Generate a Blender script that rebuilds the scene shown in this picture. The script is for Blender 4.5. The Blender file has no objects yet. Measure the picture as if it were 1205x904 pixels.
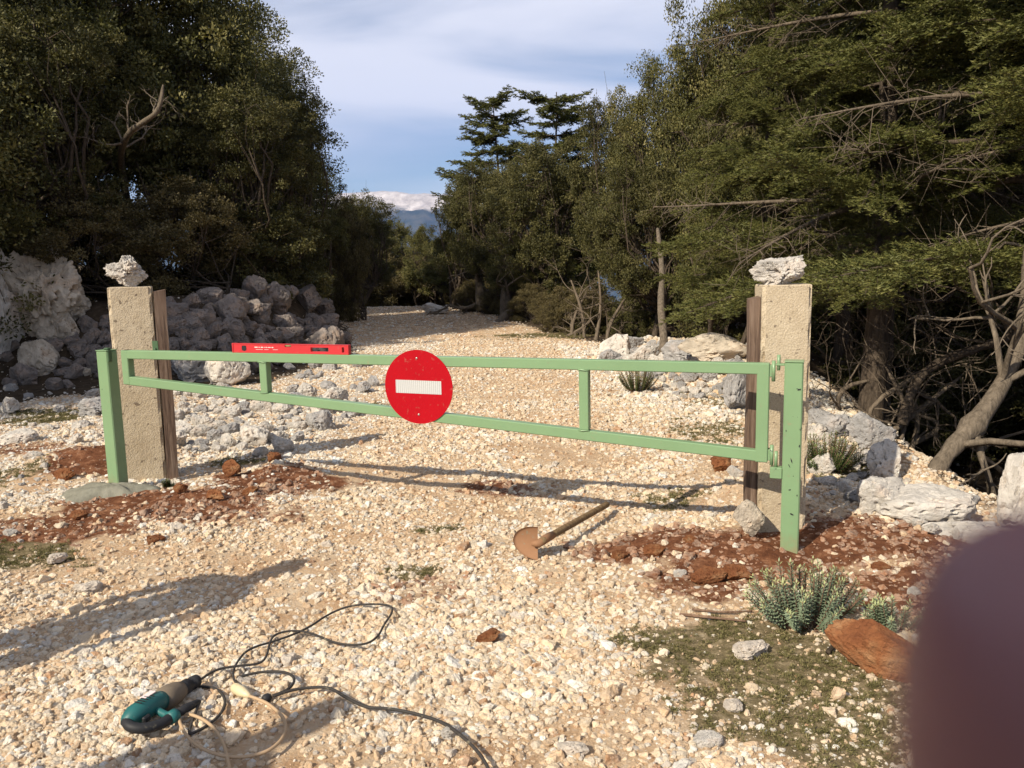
import bpy, math, random
import numpy as np
from mathutils import Vector, Matrix
R = math.radians
SC = bpy.context.scene
COL = SC.collection
rng = np.random.default_rng(7)
random.seed(7)

# ------------------------------------------------------------------ camera
FPX, CAMH, PITCH, ROLL = 1000.0, 1.5, R(8.4), R(1.25)
fwd = np.array([0, math.cos(PITCH), -math.sin(PITCH)])
_r0 = np.array([1., 0, 0]); _u0 = np.cross(_r0, fwd)
cr = _r0*math.cos(ROLL) - _u0*math.sin(ROLL)
cu = _u0*math.cos(ROLL) + _r0*math.sin(ROLL)
CAM = np.array([0, 0, CAMH])
cd = bpy.data.cameras.new('camera'); cam = bpy.data.objects.new('camera', cd); COL.objects.link(cam)
cd.sensor_width = 36; cd.lens = 36*FPX/1205; cd.clip_start = .003; cd.clip_end = 30000
cam.matrix_world = Matrix(((cr[0], cu[0], -fwd[0], 0), (cr[1], cu[1], -fwd[1], 0), (cr[2], cu[2], -fwd[2], CAMH), (0, 0, 0, 1)))
cd.dof.use_dof = True; cd.dof.focus_distance = 5.0; cd.dof.aperture_fstop = 22
SC.camera = cam
# ------------------------------------------------------------------ light
SUN_AZ, SUN_EL = R(43.5), R(37)          # azimuth the shadows run towards, from +Y to +X
sdir = Vector((math.sin(SUN_AZ)*math.cos(SUN_EL), math.cos(SUN_AZ)*math.cos(SUN_EL), -math.sin(SUN_EL)))
sl = bpy.data.lights.new('sun', 'SUN'); sl.energy = 5.0; sl.angle = R(.55); sl.color = (1, .90, .735)
so = bpy.data.objects.new('sun', sl); COL.objects.link(so)
so.rotation_euler = (-sdir).to_track_quat('Z', 'Y').to_euler(); so.location = (-20, -20, 30)
w = bpy.data.worlds.new('World'); SC.world = w; w.use_nodes = True
N = w.node_tree.nodes; Lk = w.node_tree.links; N.clear()
out = N.new('ShaderNodeOutputWorld'); bg = N.new('ShaderNodeBackground'); bg.inputs[1].default_value = .066
sky = N.new('ShaderNodeTexSky'); sky.sky_type = 'NISHITA'; sky.sun_disc = False
sky.sun_elevation = SUN_EL; sky.sun_rotation = SUN_AZ + math.pi; sky.altitude = 900; sky.air_density = 1.0; sky.dust_density = .15; sky.ozone_density = 3.5
tc = N.new('ShaderNodeTexCoord'); mp = N.new('ShaderNodeMapping'); mp.inputs['Scale'].default_value = (1.3, 1.6, 7.0); mp.inputs['Rotation'].default_value = (R(4), R(-6), 0); mp.inputs['Location'].default_value = (.3, 0, 1.15)
n1 = N.new('ShaderNodeTexNoise'); n1.inputs['Scale'].default_value = 1.15; n1.inputs['Detail'].default_value = 6; n1.inputs['Roughness'].default_value = .48; n1.inputs['Distortion'].default_value = .5
cr1 = N.new('ShaderNodeMapRange'); cr1.interpolation_type = 'SMOOTHSTEP'
cr1.inputs['From Min'].default_value = .33; cr1.inputs['From Max'].default_value = .62; cr1.inputs['To Min'].default_value = .06; cr1.inputs['To Max'].default_value = .93
mx = N.new('ShaderNodeMix'); mx.data_type = 'RGBA'; mx.inputs['B'].default_value = (10.2, 10.2, 11.1, 1)
Lk.new(tc.outputs['Generated'], mp.inputs[0]); Lk.new(mp.outputs[0], n1.inputs['Vector']); Lk.new(n1.outputs[0], cr1.inputs[0])
Lk.new(cr1.outputs[0], mx.inputs['Factor']); Lk.new(sky.outputs[0], mx.inputs['A']); Lk.new(mx.outputs['Result'], bg.inputs[0]); Lk.new(bg.outputs[0], out.inputs[0])
SC.view_settings.view_transform = 'Standard'; SC.view_settings.look = 'None'; SC.view_settings.gamma = 1
SC.view_settings.use_curve_mapping = False; SC.view_settings.exposure = 0.52
SC.render.engine = 'CYCLES'; SC.cycles.max_bounces = 5; SC.cycles.diffuse_bounces = 3; SC.cycles.glossy_bounces = 2
SC.cycles.transmission_bounces = 3; SC.cycles.transparent_max_bounces = 6; SC.cycles.volume_bounces = 0; SC.cycles.use_denoising = True

# ------------------------------------------------------------------ noise, terrain
class Perlin:
    def __init__(s, seed):
        r = np.random.default_rng(seed); s.p = r.permutation(256).astype(np.int64); s.g = r.normal(size=(256, 3)); s.g /= np.linalg.norm(s.g, axis=1)[:, None]
    def __call__(s, P):
        P = np.asarray(P, float); i = np.floor(P).astype(np.int64); f = P - i; u = f*f*f*(f*(f*6-15)+10); o = 0
        for a in (0, 1):
            for b in (0, 1):
                for c in (0, 1):
                    h = s.p[(s.p[(s.p[(i[..., 0]+a) & 255] + i[..., 1]+b) & 255] + i[..., 2]+c) & 255]
                    d = (s.g[h]*(f-np.array([a, b, c]))).sum(-1)
                    wx = u[..., 0] if a else 1-u[..., 0]; wy = u[..., 1] if b else 1-u[..., 1]; wz = u[..., 2] if c else 1-u[..., 2]
                    o = o + d*wx*wy*wz
        return o
PN = Perlin(3)
def fbm(P, oct=4, gain=.5):
    o = 0; a = 1; P = np.asarray(P, float)
    for k in range(oct): o = o + a*PN(P*2**k + 17.3*k); a *= gain
    return o
def n2(x, y, s, z=0., oct=3): return fbm(np.stack([x*s, y*s, np.full_like(x, z)], -1), oct)
def ray(px, py): return fwd*FPX + cr*(px-602.5) - cu*(py-452)
def G0(px, py, z=0.):
    d = ray(px, py); return CAM + d*((z-CAMH)/d[2])
def sdpoly(x, y, poly):
    d = np.full(x.shape, 1e18); s = np.ones(x.shape)
    n = len(poly)
    for i in range(n):
        a = poly[i]; b = poly[i-1]; ex, ey = b[0]-a[0], b[1]-a[1]; wx, wy = x-a[0], y-a[1]
        t = np.clip((wx*ex+wy*ey)/(ex*ex+ey*ey), 0, 1); d = np.minimum(d, (wx-ex*t)**2+(wy-ey*t)**2)
        c1 = y >= a[1]; c2 = y < b[1]; c3 = ex*wy > ey*wx
        f = (c1 & c2 & c3) | (~c1 & ~c2 & ~c3); s = np.where(f, -s, s)
    return -s*np.sqrt(d)      # positive inside
bankpx = [(-260, 452), (60, 452), (210, 450), (300, 441), (375, 425), (432, 405), (418, 385), (398, 366)]
BANK = [tuple(G0(*q)[:2]) for q in bankpx] + [(-9, 34), (-40, 40), (-40, 9)]
RPILE = [tuple(G0(*q)[:2]) for q in [(690, 425), (715, 436), (790, 450), (860, 468), (1000, 500), (1010, 430), (900, 412), (700, 412)]]
RBANK = [tuple(G0(*q)[:2]) for q in [(985, 560), (1060, 590), (1150, 600), (1300, 625)]] + [(9, 4.2), (9, 9), (3.4, 9)]
def ss(t): t = np.clip(t, 0, 1); return t*t*(3-2*t)
RDROP = [tuple(G0(*q)[:2]) for q in [(968, 462), (990, 508), (1035, 548), (1085, 583), (1180, 606), (1400, 640)]] + [(14, 5), (14, 14), (4.9, 14)]
# mounds in metres: (x, y, radius, height)
MOUNDS = []
def T(x, y):
    x = np.atleast_1d(np.asarray(x, float)); y = np.atleast_1d(np.asarray(y, float))
    z = .03*n2(x, y, .6, 1.) + .016*n2(x, y, 2.5, 4.)
    d = sdpoly(x, y, BANK); z = z + .98*ss(d/1.6)*ss((45-y)/12) + np.clip((d-1.5)*.10, 0, 1.2)*ss((60-y)/30) + .15*n2(x, y, .8, 9.)*ss(d)
    d = sdpoly(x, y, RPILE); z = z + .26*ss(d/.9)
    d = sdpoly(x, y, RBANK); z = z + .16*ss(d/.6)
    d = sdpoly(x, y, RDROP); z = z - 1.0*ss((d-.05)/1.3)
    for (mx_, my_, r_, h_) in MOUNDS: z = z + h_*np.exp(-((x-mx_)**2+(y-my_)**2)/(r_*r_))*(1+.5*n2(x, y, 5., 2.))
    yy = np.clip(y-27, 0, None); z = z - np.minimum(.010*yy*yy, .16*yy - .6*(yy > 8))*1.0*(y < 2500) - 380.*(y >= 2500)
    side = np.clip(np.abs(x)-45, 0, None); z = z - .12*np.minimum(side, 2500)
    z = z - .02*np.clip(-y-10, 0, 2500)
    return z
def Ts(x, y): return float(T(x, y)[0])
TT = np.concatenate([np.arange(.8, 12, .02), np.arange(12, 60, .06)])
def W(px, py, h=0.):
    d = ray(px, py); d = d/(d@fwd)
    P = CAM + d*TT[:, None]; g = P[:, 2] - T(P[:, 0], P[:, 1]) - h
    k = np.argmax(g < 0)
    if g[k] >= 0: return G0(px, py)
    a = g[k-1]/(g[k-1]-g[k]) if k else 0; t = TT[k-1] + (TT[k]-TT[k-1])*a
    return CAM + d*t
def depth(P): return float((np.asarray(P)-CAM)@fwd)
def at(px, py, Y):          # point seen at a pixel, at depth Y
    return CAM + ray(px, py)*(Y/FPX)
def xy(px, Y):              # ground point under a pixel column at depth Y
    d = ray(px, 452); P = CAM + d*(Y/d[1]); return P[0], Y
for (px_, py_, r_, h_) in [(95, 545, .42, .10), (215, 590, .5, .05), (330, 560, .3, .05), (1040, 650, .55, .07), (860, 655, .35, .05), (800, 640, .3, .03), (560, 575, .3, .02), (925, 590, .5, .13)]:
    p_ = G0(px_, py_); MOUNDS.append((p_[0], p_[1], r_, h_))

# ------------------------------------------------------------------ materials
class NT:
    def __init__(s, name, rough=.9, spec=.2):
        s.m = bpy.data.materials.new(name); s.m.use_nodes = True; s.n = s.m.node_tree.nodes; s.l = s.m.node_tree.links
        s.b = s.n['Principled BSDF']; s.b.inputs['Roughness'].default_value = rough; s.b.inputs['Specular IOR Level'].default_value = spec
        s.co = s.n.new('ShaderNodeTexCoord').outputs['Object']
    def vec(s, v): s.co = v; return s
    def noise(s, scale, detail=4, rough=.55, dist=0., co=None):
        n = s.n.new('ShaderNodeTexNoise'); n.inputs['Scale'].default_value = scale; n.inputs['Detail'].default_value = detail
        n.inputs['Roughness'].default_value = rough; n.inputs['Distortion'].default_value = dist; s.l.new(co or s.co, n.inputs['Vector']); return n.outputs[0]
    def voro(s, scale, feat='F1', co=None, outn='Distance'):
        n = s.n.new('ShaderNodeTexVoronoi'); n.feature = feat; n.inputs['Scale'].default_value = scale; s.l.new(co or s.co, n.inputs['Vector']); return n.outputs[outn]
    def scaled(s, v, co=None):
        n = s.n.new('ShaderNodeMapping'); n.inputs['Scale'].default_value = v; s.l.new(co or s.co, n.inputs[0]); return n.outputs[0]
    def ramp(s, f, stops):
        n = s.n.new('ShaderNodeValToRGB'); e = n.color_ramp.elements
        while len(e) < len(stops): e.new(.5)
        for i, (p, c) in enumerate(stops): e[i].position = p; e[i].color = (*c, 1) if len(c) == 3 else c
        s.l.new(f, n.inputs[0]); return n.outputs[0]
    def rng(s, f, a, b, c=0., d=1.):
        n = s.n.new('ShaderNodeMapRange'); s.l.new(f, n.inputs[0])
        for i, v in enumerate((a, b, c, d)): n.inputs[i+1].default_value = v
        return n.outputs[0]
    def mix(s, f, a, b, mode='MIX'):
        n = s.n.new('ShaderNodeMix'); n.data_type = 'RGBA'; n.blend_type = mode
        for sock, v in ((n.inputs['Factor'], f), (n.inputs['A'], a), (n.inputs['B'], b)):
            if isinstance(v, (int, float)): sock.default_value = v
            elif isinstance(v, tuple): sock.default_value = (*v, 1)
            else: s.l.new(v, sock)
        return n.outputs['Result']
    def math(s, op, a, b=0.):
        n = s.n.new('ShaderNodeMath'); n.operation = op
        for k, v in enumerate((a, b)):
            if isinstance(v, (int, float)): n.inputs[k].default_value = v
            else: s.l.new(v, n.inputs[k])
        return n.outputs[0]
    def attr(s, name, kind='GEOMETRY', o='Fac'):
        n = s.n.new('ShaderNodeAttribute'); n.attribute_name = name; n.attribute_type = kind; return n.outputs[o]
    def rnd(s): return s.n.new('ShaderNodeObjectInfo').outputs['Random']
    def color(s, c):
        if isinstance(c, tuple): s.b.inputs['Base Color'].default_value = (*c, 1)
        else: s.l.new(c, s.b.inputs['Base Color'])
        return s
    def bump(s, h, strength=.5, dist=.01):
        n = s.n.new('ShaderNodeBump'); n.inputs['Strength'].default_value = strength; n.inputs['Distance'].default_value = dist
        s.l.new(h, n.inputs['Height'])
        if getattr(s, 'bn', None): s.l.new(s.bn, n.inputs['Normal'])
        s.bn = n.outputs[0]; s.l.new(s.bn, s.b.inputs['Normal']); return s
def limestone(name, tint=(1, 1, 1), dark=1., stain=.35):
    m = NT(name, .92, .15)
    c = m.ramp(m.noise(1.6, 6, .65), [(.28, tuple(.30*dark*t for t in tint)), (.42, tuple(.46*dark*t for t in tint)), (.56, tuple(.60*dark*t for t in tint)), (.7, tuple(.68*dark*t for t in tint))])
    c = m.mix(m.rng(m.noise(2.3, 4, .6), .52, .68, 0, stain), c, (.42, .24, .12))
    c = m.mix(m.rng(m.voro(9), .0, .16, .6, 0), c, (.14, .13, .11))
    c = m.mix(m.rng(m.noise(9, 3, .6), .60, .72, 0, .5), c, (.2, .19, .17))
    c = m.mix(m.math('MULTIPLY', m.rnd(), .22), c, tuple(.40*t for t in tint))
    m.color(c); m.bump(m.noise(6, 8, .68), .6, .06); m.bump(m.noise(30, 4, .7), .5, .02); return m.m
M = {}
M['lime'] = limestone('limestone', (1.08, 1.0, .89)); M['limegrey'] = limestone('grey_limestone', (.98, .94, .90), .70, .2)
M['limepale'] = limestone('pale_limestone', (1.14, 1.0, .84), 1.08, .2); M['limebank'] = limestone('shade_darkened_limestone', (1.03, .88, .78), .36, .35); M['limewarm'] = limestone('warm_limestone', (1.02, .88, .70), .95, .5)  # pale copy is lighter overall; bank copy is darkened to paint in tree shade
def redrock():
    m = NT('earth_stained_rock', .95, .1); c = m.ramp(m.noise(2.4, 6, .6), [(.3, (.16, .055, .025)), (.5, (.30, .12, .05)), (.62, (.40, .21, .10)), (.8, (.52, .38, .26))])
    c = m.mix(m.math('MULTIPLY', m.rnd(), .5), c, (.2, .08, .04)); m.color(c).bump(m.noise(8, 8, .7), .8, .06); return m.m
M['redrock'] = redrock()
def groundmat():
    m = NT('stony_ground_material', .97, .1)
    soil, moss, dust = m.attr('soil'), m.attr('moss'), m.attr('forest')  # third mask holds forest litter plus the shade painted over the far track
    tan = m.ramp(m.noise(3.5, 8, .62), [(.3, (.40, .24, .13)), (.5, (.52, .36, .22)), (.7, (.56, .45, .32))])
    tan = m.mix(m.rng(m.voro(46, outn='Distance'), .1, .5, .55, 0), tan, (.60, .50, .38))
    far = m.mix(m.rng(m.noise(.5, 5, .6), .4, .65), (.40, .32, .23), (.30, .26, .20))
    red = m.ramp(m.noise(14, 8, .7), [(.3, (.08, .030, .015)), (.5, (.155, .062, .030)), (.62, (.26, .12, .062)), (.74, (.38, .23, .14))])
    grn = m.ramp(m.noise(26, 6, .7), [(.3, (.10, .08, .04)), (.5, (.20, .155, .085)), (.62, (.32, .25, .15)), (.75, (.44, .36, .25))])
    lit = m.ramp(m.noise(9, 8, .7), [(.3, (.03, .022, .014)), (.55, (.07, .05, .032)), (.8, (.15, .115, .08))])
    nb = m.noise(5, 8, .72)
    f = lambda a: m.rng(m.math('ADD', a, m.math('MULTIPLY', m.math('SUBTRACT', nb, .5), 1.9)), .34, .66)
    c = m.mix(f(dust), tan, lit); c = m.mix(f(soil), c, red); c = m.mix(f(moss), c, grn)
    m.color(c); m.bump(m.noise(40, 6, .75), .9, .02); m.bump(m.noise(140, 3, .7), .6, .006); return m.m
M['ground'] = groundmat()
def pebblemat():
    m = NT('gravel_material', .93, .15)
    a = m.attr('gc', 'INSTANCER', 'Color')
    c = m.mix(m.rng(m.noise(1.5, 4, .6), .35, .7, 0, .45), a, (.66, .58, .47))
    c = m.mix(m.rng(m.noise(3.5, 3, .6), .6, .7, 0, .5), c, (.22, .14, .09))
    m.color(c).bump(m.noise(4, 5, .7), .5, .12); return m.m
M['pebble'] = pebblemat()
def leafmat(name, lo, mid, hi, tr=.14, rough=.55, spec=.18):
    m = NT(name, rough, spec); v = m.attr('v')
    c = m.ramp(v, [(0., lo), (.5, mid), (1., hi)])
    c = m.mix(m.math('MULTIPLY', m.rnd(), .35), c, tuple(.7*a for a in mid))
    m.color(c)
    t = m.n.new('ShaderNodeBsdfTranslucent'); m.l.new(m.mix(1., c, (1.1, 1.2, .5), 'MULTIPLY'), t.inputs[0])
    ms = m.n.new('ShaderNodeMixShader'); ms.inputs[0].default_value = tr; o = m.n['Material Output']
    m.l.new(m.b.outputs[0], ms.inputs[1]); m.l.new(t.outputs[0], ms.inputs[2]); m.l.new(ms.outputs[0], o.inputs[0]); return m.m
M['oak'] = leafmat('oak_leaves', (.042, .044, .014), (.108, .104, .034), (.215, .185, .068))
M['oak_deep'] = leafmat('dark_oak_leaves', (.038, .038, .013), (.088, .083, .028), (.17, .15, .06))
M['maquis'] = leafmat('olive_scrub_leaves', (.055, .045, .019), (.12, .095, .040), (.21, .17, .08))
M['fir'] = leafmat('fir_needles', (.036, .043, .011), (.092, .099, .027), (.21, .195, .06), .1)
M['spurge'] = leafmat('blue_green_leaves', (.14, .18, .11), (.23, .28, .18), (.40, .42, .18), .1, .6)
M['herb'] = leafmat('low_herb_leaves', (.08, .072, .027), (.16, .145, .06), (.30, .24, .13), .1, .7, .1)
M['fresh'] = leafmat('green_shrub_leaves', (.045, .07, .02), (.09, .12, .035), (.15, .18, .06), .12, .6)
def bark(name, a, b, s=1.):
    m = NT(name, .95, .1); v = m.scaled((6*s, 6*s, 1.4*s)); n = m.noise(5, 7, .7, .4, v)
    m.color(m.ramp(n, [(.3, a), (.55, tuple((x+y)/2 for x, y in zip(a, b))), (.75, b)])).bump(n, .8, .03); return m.m
M['bark'] = bark('dark_bark', (.035, .027, .02), (.15, .115, .085)); M['barkpale'] = bark('pale_lichened_bark', (.07, .055, .04), (.26, .21, .155))
M['dead'] = bark('bare_dead_wood', (.09, .07, .05), (.24, .19, .14)); M['deadred'] = bark('reddish_dead_wood', (.12, .07, .045), (.33, .22, .15))
def woodpost():
    m = NT('weathered_plank_wood', .85, .2); v = m.scaled((1, 1, .06)); n = m.noise(70, 6, .65, .3, v); n3 = m.noise(4, 3, .5, 0, m.scaled((1, 1, .5)))
    c = m.ramp(n, [(.3, (.05, .032, .024)), (.5, (.13, .085, .06)), (.7, (.24, .175, .13))])
    c = m.mix(m.rng(n3, .5, .7, 0, .5), c, (.24, .17, .125)); m.color(c).bump(n, .7, .006); return m.m
M['wood'] = woodpost()
def concrete():
    m = NT('exposed_aggregate_concrete', .95, .12)
    c = m.ramp(m.noise(5, 5, .6), [(.3, (.38, .30, .20)), (.7, (.50, .42, .30))])
    c = m.mix(m.rng(m.voro(95), .0, .45, .55, 0), c, (.60, .52, .41)); c = m.mix(m.rng(m.noise(130, 3, .6), .55, .68, 0, .75), c, (.19, .145, .10))
    c = m.mix(m.rng(m.noise(28, 2, .5), .66, .72, 0, .8), c, (.12, .09, .065))
    m.color(c); m.bump(m.voro(95), .5, .004); m.bump(m.noise(150, 4, .7), .6, .003); m.bump(m.noise(7, 3, .6), .15, .01); return m.m
M['conc'] = concrete()
def wetconc():
    m = NT('fresh_grey_concrete', .8, .3); c = m.ramp(m.noise(12, 6, .6), [(.3, (.13, .125, .095)), (.7, (.24, .23, .18))]); m.color(c).bump(m.noise(30, 6, .7), .7, .01); return m.m
M['wetconc'] = wetconc()
def paint(name, c, rough=.38, dirt=.12, chips=0., spec=.45):
    m = NT(name, rough, spec); k = m.mix(m.rng(m.noise(3.5, 5, .6), .35, .75, 0, dirt), c, tuple(x*.55 for x in c))
    k = m.mix(m.rng(m.noise(40, 3, .6), .62, .75, 0, dirt*1.5), k, (.22, .19, .13))
    if chips: k = m.mix(m.rng(m.noise(16, 3, .6, 1.0), .735, .75, 0, chips), k, (.03, .035, .03))
    if chips:
        sp = m.n.new('ShaderNodeSeparateXYZ'); m.l.new(m.co, sp.inputs[0]); k = m.mix(m.rng(m.math('ADD', sp.outputs[2], m.math('MULTIPLY', m.noise(22, 5, .7), -.30)), -.20, .0, .8, 0), k, (.28, .17, .10))
        k = m.mix(m.rng(m.noise(9, 6, .75, .5), .64, .68, 0, .35), k, (.30, .21, .13))
    m.color(k).bump(m.noise(120, 3, .6), .08, .002); m.bump(m.noise(5, 2, .5), .15, .004); return m.m
M['green'] = paint('pale_green_gloss_paint', (.188, .298, .155), .36, .24, .9)
M['greendk'] = paint('dark_green_metal', (.05, .10, .045), .5, .3)
M['red'] = paint('red_reflective_sheet', (.37, .002, .008), .6, .22, 0, .12)
M['levelred'] = paint('scuffed_red_aluminium', (.52, .03, .035), .38, .25)
M['black'] = paint('black_rubber', (.02, .02, .022), .6, .3, 0, .3); M['cord'] = paint('dusty_black_cable', (.045, .04, .036), .65, .6, 0, .2)
M['steel'] = paint('galvanised_steel', (.42, .40, .36), .4, .2); M['steel'].node_tree.nodes['Principled BSDF'].inputs['Metallic'].default_value = .7
M['teal'] = paint('teal_tool_plastic', (.014, .12, .115), .5, .7); M['dusty'] = paint('dust_caked_plastic', (.17, .135, .10), .85, .6, 0, .1)
M['cream'] = paint('cream_plastic', (.62, .52, .32), .45, .3); M['beige'] = paint('dusty_beige_cable', (.42, .29, .17), .6, .4)
M['rust'] = paint('rusty_earth_coated_steel', (.30, .16, .085), .8, .6, 0, .2); M['handle'] = bark('worn_wooden_handle', (.15, .09, .045), (.38, .27, .15), 2.)
def whitebar():
    m = NT('white_reflective_strip', .4, .4); s = m.scaled((1, 0, 0)); n = m.n.new('ShaderNodeTexWave'); n.wave_type = 'BANDS'; n.bands_direction = 'X'
    n.inputs['Scale'].default_value = 26; n.inputs['Distortion'].default_value = .4; m.l.new(m.co, n.inputs['Vector'])
    m.color(m.mix(m.rng(n.outputs[1], .2, .9, 0, .7), (.50, .50, .49), (.33, .34, .33))); return m.m
M['white'] = whitebar(); M['print'] = paint('pale_printed_ink', (.75, .62, .58), .6, .1); M['vial'] = paint('pale_vial_glass', (.45, .50, .22), .15, .0)
def skin():
    m = NT('skin', .55, .35); m.b.inputs['Subsurface Weight'].default_value = .15; m.b.inputs['Subsurface Scale'].default_value = .005
    m.color(m.mix(m.rng(m.noise(60, 4, .6), .4, .7), (.27, .125, .125), (.19, .085, .09))).bump(m.noise(400, 3, .6), .2, .0004); return m.m
M['skin'] = skin(); M['jacket'] = paint('dark_blue_jacket_cloth', (.03, .04, .07), .9, .3); M['trousers'] = paint('grey_trouser_cloth', (.07, .065, .06), .95, .3)
M['hair'] = paint('dark_hair', (.02, .015, .01), .7, .2)

# ------------------------------------------------------------------ mesh helpers
def tag(o, label=None, cat=None, group=None, kind=None):
    if label: o['label'] = label
    if cat: o['category'] = cat
    if group: o['group'] = group
    if kind: o['kind'] = kind
    return o
def link(o, parent=None):
    COL.objects.link(o)
    if parent: o.parent = parent
    return o
def empty(name, loc=(0, 0, 0), rz=0.):
    o = bpy.data.objects.new(name, None); o.empty_display_size = .1; COL.objects.link(o); o.location = loc; o.rotation_euler = (0, 0, rz); return o
def mesh_np(name, V, F, mat, attrs=None, smooth=False):      # V (n,3); F (m,k)
    V = np.asarray(V, np.float32); F = np.asarray(F, np.int32); k = F.shape[1]
    me = bpy.data.meshes.new(name); me.vertices.add(len(V)); me.vertices.foreach_set('co', V.ravel())
    me.loops.add(F.size); me.loops.foreach_set('vertex_index', F.ravel()); me.polygons.add(len(F))
    me.polygons.foreach_set('loop_start', np.arange(0, F.size, k, dtype=np.int32)); me.polygons.foreach_set('loop_total', np.full(len(F), k, np.int32))
    if smooth: me.polygons.foreach_set('use_smooth', np.ones(len(F), bool))
    for a, v in (attrs or {}).items():
        at_ = me.attributes.new(a, 'FLOAT', 'POINT'); at_.data.foreach_set('value', np.asarray(v, np.float32))
    me.update(); me.materials.append(mat); return me
class MB:
    def __init__(s): s.v = []; s.f = []; s.mi = []; s.sm = []; s.mats = []
    def add(s, vs, fs, smooth=False, mat=0):
        b = len(s.v); s.v += [tuple(map(float, v)) for v in vs]; s.f += [tuple(b+i for i in f) for f in fs]; s.mi += [mat]*len(fs); s.sm += [smooth]*len(fs); return s
    def box(s, c, d, M4=None, bev=0., mat=0):
        hx, hy, hz = (q/2 for q in d); b = min(bev, hx*.9, hy*.9, hz*.9)
        vs = []; fs = []
        if b <= 0:
            vs = [(sx*hx, sy*hy, sz*hz) for sx in (-1, 1) for sy in (-1, 1) for sz in (-1, 1)]
            fs = [(0, 1, 3, 2), (4, 6, 7, 5), (0, 4, 5, 1), (2, 3, 7, 6), (0, 2, 6, 4), (1, 5, 7, 3)]
        else:
            ix = {}
            for sx in (-1, 1):
                for sy in (-1, 1):
                    for sz in (-1, 1):
                        for ax in range(3):
                            p = [sx*(hx-b), sy*(hy-b), sz*(hz-b)]; p[ax] = (sx*hx, sy*hy, sz*hz)[ax]
                            ix[(sx, sy, sz, ax)] = len(vs); vs.append(tuple(p))
            for ax in range(3):
                o1, o2 = (ax+1) % 3, (ax+2) % 3
                for sg in (-1, 1):
                    q = []
                    for (a, c_) in ((-1, -1), (1, -1), (1, 1), (-1, 1)):
                        k = [0, 0, 0]; k[ax] = sg; k[o1] = a; k[o2] = c_; q.append(ix[(*k, ax)])
                    fs.append(tuple(q if sg > 0 else q[::-1]))
            for ax in range(3):
                o1, o2 = (ax+1) % 3, (ax+2) % 3
                for a in (-1, 1):
                    for c_ in (-1, 1):
                        k1 = [0]*3; k2 = [0]*3; k1[ax] = -1; k2[ax] = 1; k1[o1] = k2[o1] = a; k1[o2] = k2[o2] = c_
                        q = [ix[(*k1, o1)], ix[(*k2, o1)], ix[(*k2, o2)], ix[(*k1, o2)]]; fs.append(tuple(q if a*c_ > 0 else q[::-1]))
            for sx in (-1, 1):
                for sy in (-1, 1):
                    for sz in (-1, 1):
                        q = [ix[(sx, sy, sz, a)] for a in range(3)]; fs.append(tuple(q if sx*sy*sz > 0 else q[::-1]))
        vs = [Vector(v) for v in vs]
        if M4 is not None: vs = [M4 @ v for v in vs]
        return s.add([v + Vector(c) for v in vs], fs, False, mat)
    def tube(s, pts, rad, n=8, mat=0, caps=True, smooth=True, flat=None):
        P = [Vector(p) for p in pts]; m = len(P)
        if not hasattr(rad, '__len__'): rad = [rad]*m
        up = None; vs = []; fs = []
        for i in range(m):
            t = (P[min(i+1, m-1)]-P[max(i-1, 0)])
            t = t.normalized() if t.length > 1e-9 else Vector((0, 0, 1))
            if up is None: up = t.orthogonal().normalized()
            up = (up - t*up.dot(t)); up = up.normalized() if up.length > 1e-6 else t.orthogonal().normalized()
            b = t.cross(up)
            for k in range(n):
                a = 2*math.pi*k/n; vs.append(P[i] + (up*math.cos(a)+b*math.sin(a)*(flat or 1))*rad[i])
        for i in range(m-1):
            for k in range(n):
                k2 = (k+1) % n; fs.append((i*n+k, i*n+k2, (i+1)*n+k2, (i+1)*n+k))
        if caps: fs.append(tuple(range(n))[::-1]); fs.append(tuple((m-1)*n+k for k in range(n)))
        return s.add(vs, fs, smooth, mat)
    def prism(s, outline, M4, t, mat=0, smooth=False):       # outline in local xy, extruded along z from 0 to t
        n = len(outline); vs = [M4 @ Vector((x, y, 0)) for x, y in outline] + [M4 @ Vector((x, y, t)) for x, y in outline]
        fs = [tuple(range(n))[::-1], tuple(range(n, 2*n))]
        s.add(vs, fs, False, mat); b = len(s.v) - 2*n
        for k in range(n): s.f.append((b+k, b+(k+1) % n, b+n+(k+1) % n, b+n+k)); s.mi.append(mat); s.sm.append(smooth)
        return s
    def build(s, name, mat, parent=None, noise=0., nscale=8.):
        me = bpy.data.meshes.new(name); me.from_pydata(s.v, [], s.f)
        for m_ in (mat if isinstance(mat, (list, tuple)) else [mat]): me.materials.append(m_)
        me.polygons.foreach_set('material_index', s.mi); me.polygons.foreach_set('use_smooth', s.sm); me.update()
        return link(bpy.data.objects.new(name, me), parent)
def zrot(a): return Matrix.Rotation(a, 4, 'Z')

# ------------------------------------------------------------------ the ground sheet
def axis(lo, hi, a, b, step, g=1.14):
    v = list(np.arange(a, b+1e-6, step)); st = step; x = v[-1]
    while x < hi: st *= g; x += st; v.append(min(x, hi))
    st = step; x = v[0]; pre = []
    while x > lo: st *= g; x -= st; pre.append(max(x, lo))
    return np.array(pre[::-1]+v)
gx = axis(-9000, 9000, -6.5, 6.5, .045); gy = axis(-3000, 9500, 1.2, 11, .045, 1.05)
XX, YY = np.meshgrid(gx, gy); fx, fy = XX.ravel(), YY.ravel()
def zone(x, y, spots, wob=.35):
    o = np.zeros_like(x); wn = n2(x, y, 2.6, 31., 5)
    for (cx, cy, rx, ry, k) in spots:
        d = np.sqrt(((x-cx)/rx)**2+((y-cy)/ry)**2) + wn*wob*1.6; o = np.maximum(o, k*ss((1.17-d)/.7))
    return o
def spot(px, py, rx, ry, k=1.): p = G0(px, py); return (p[0], p[1], rx, ry, k)
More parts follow.
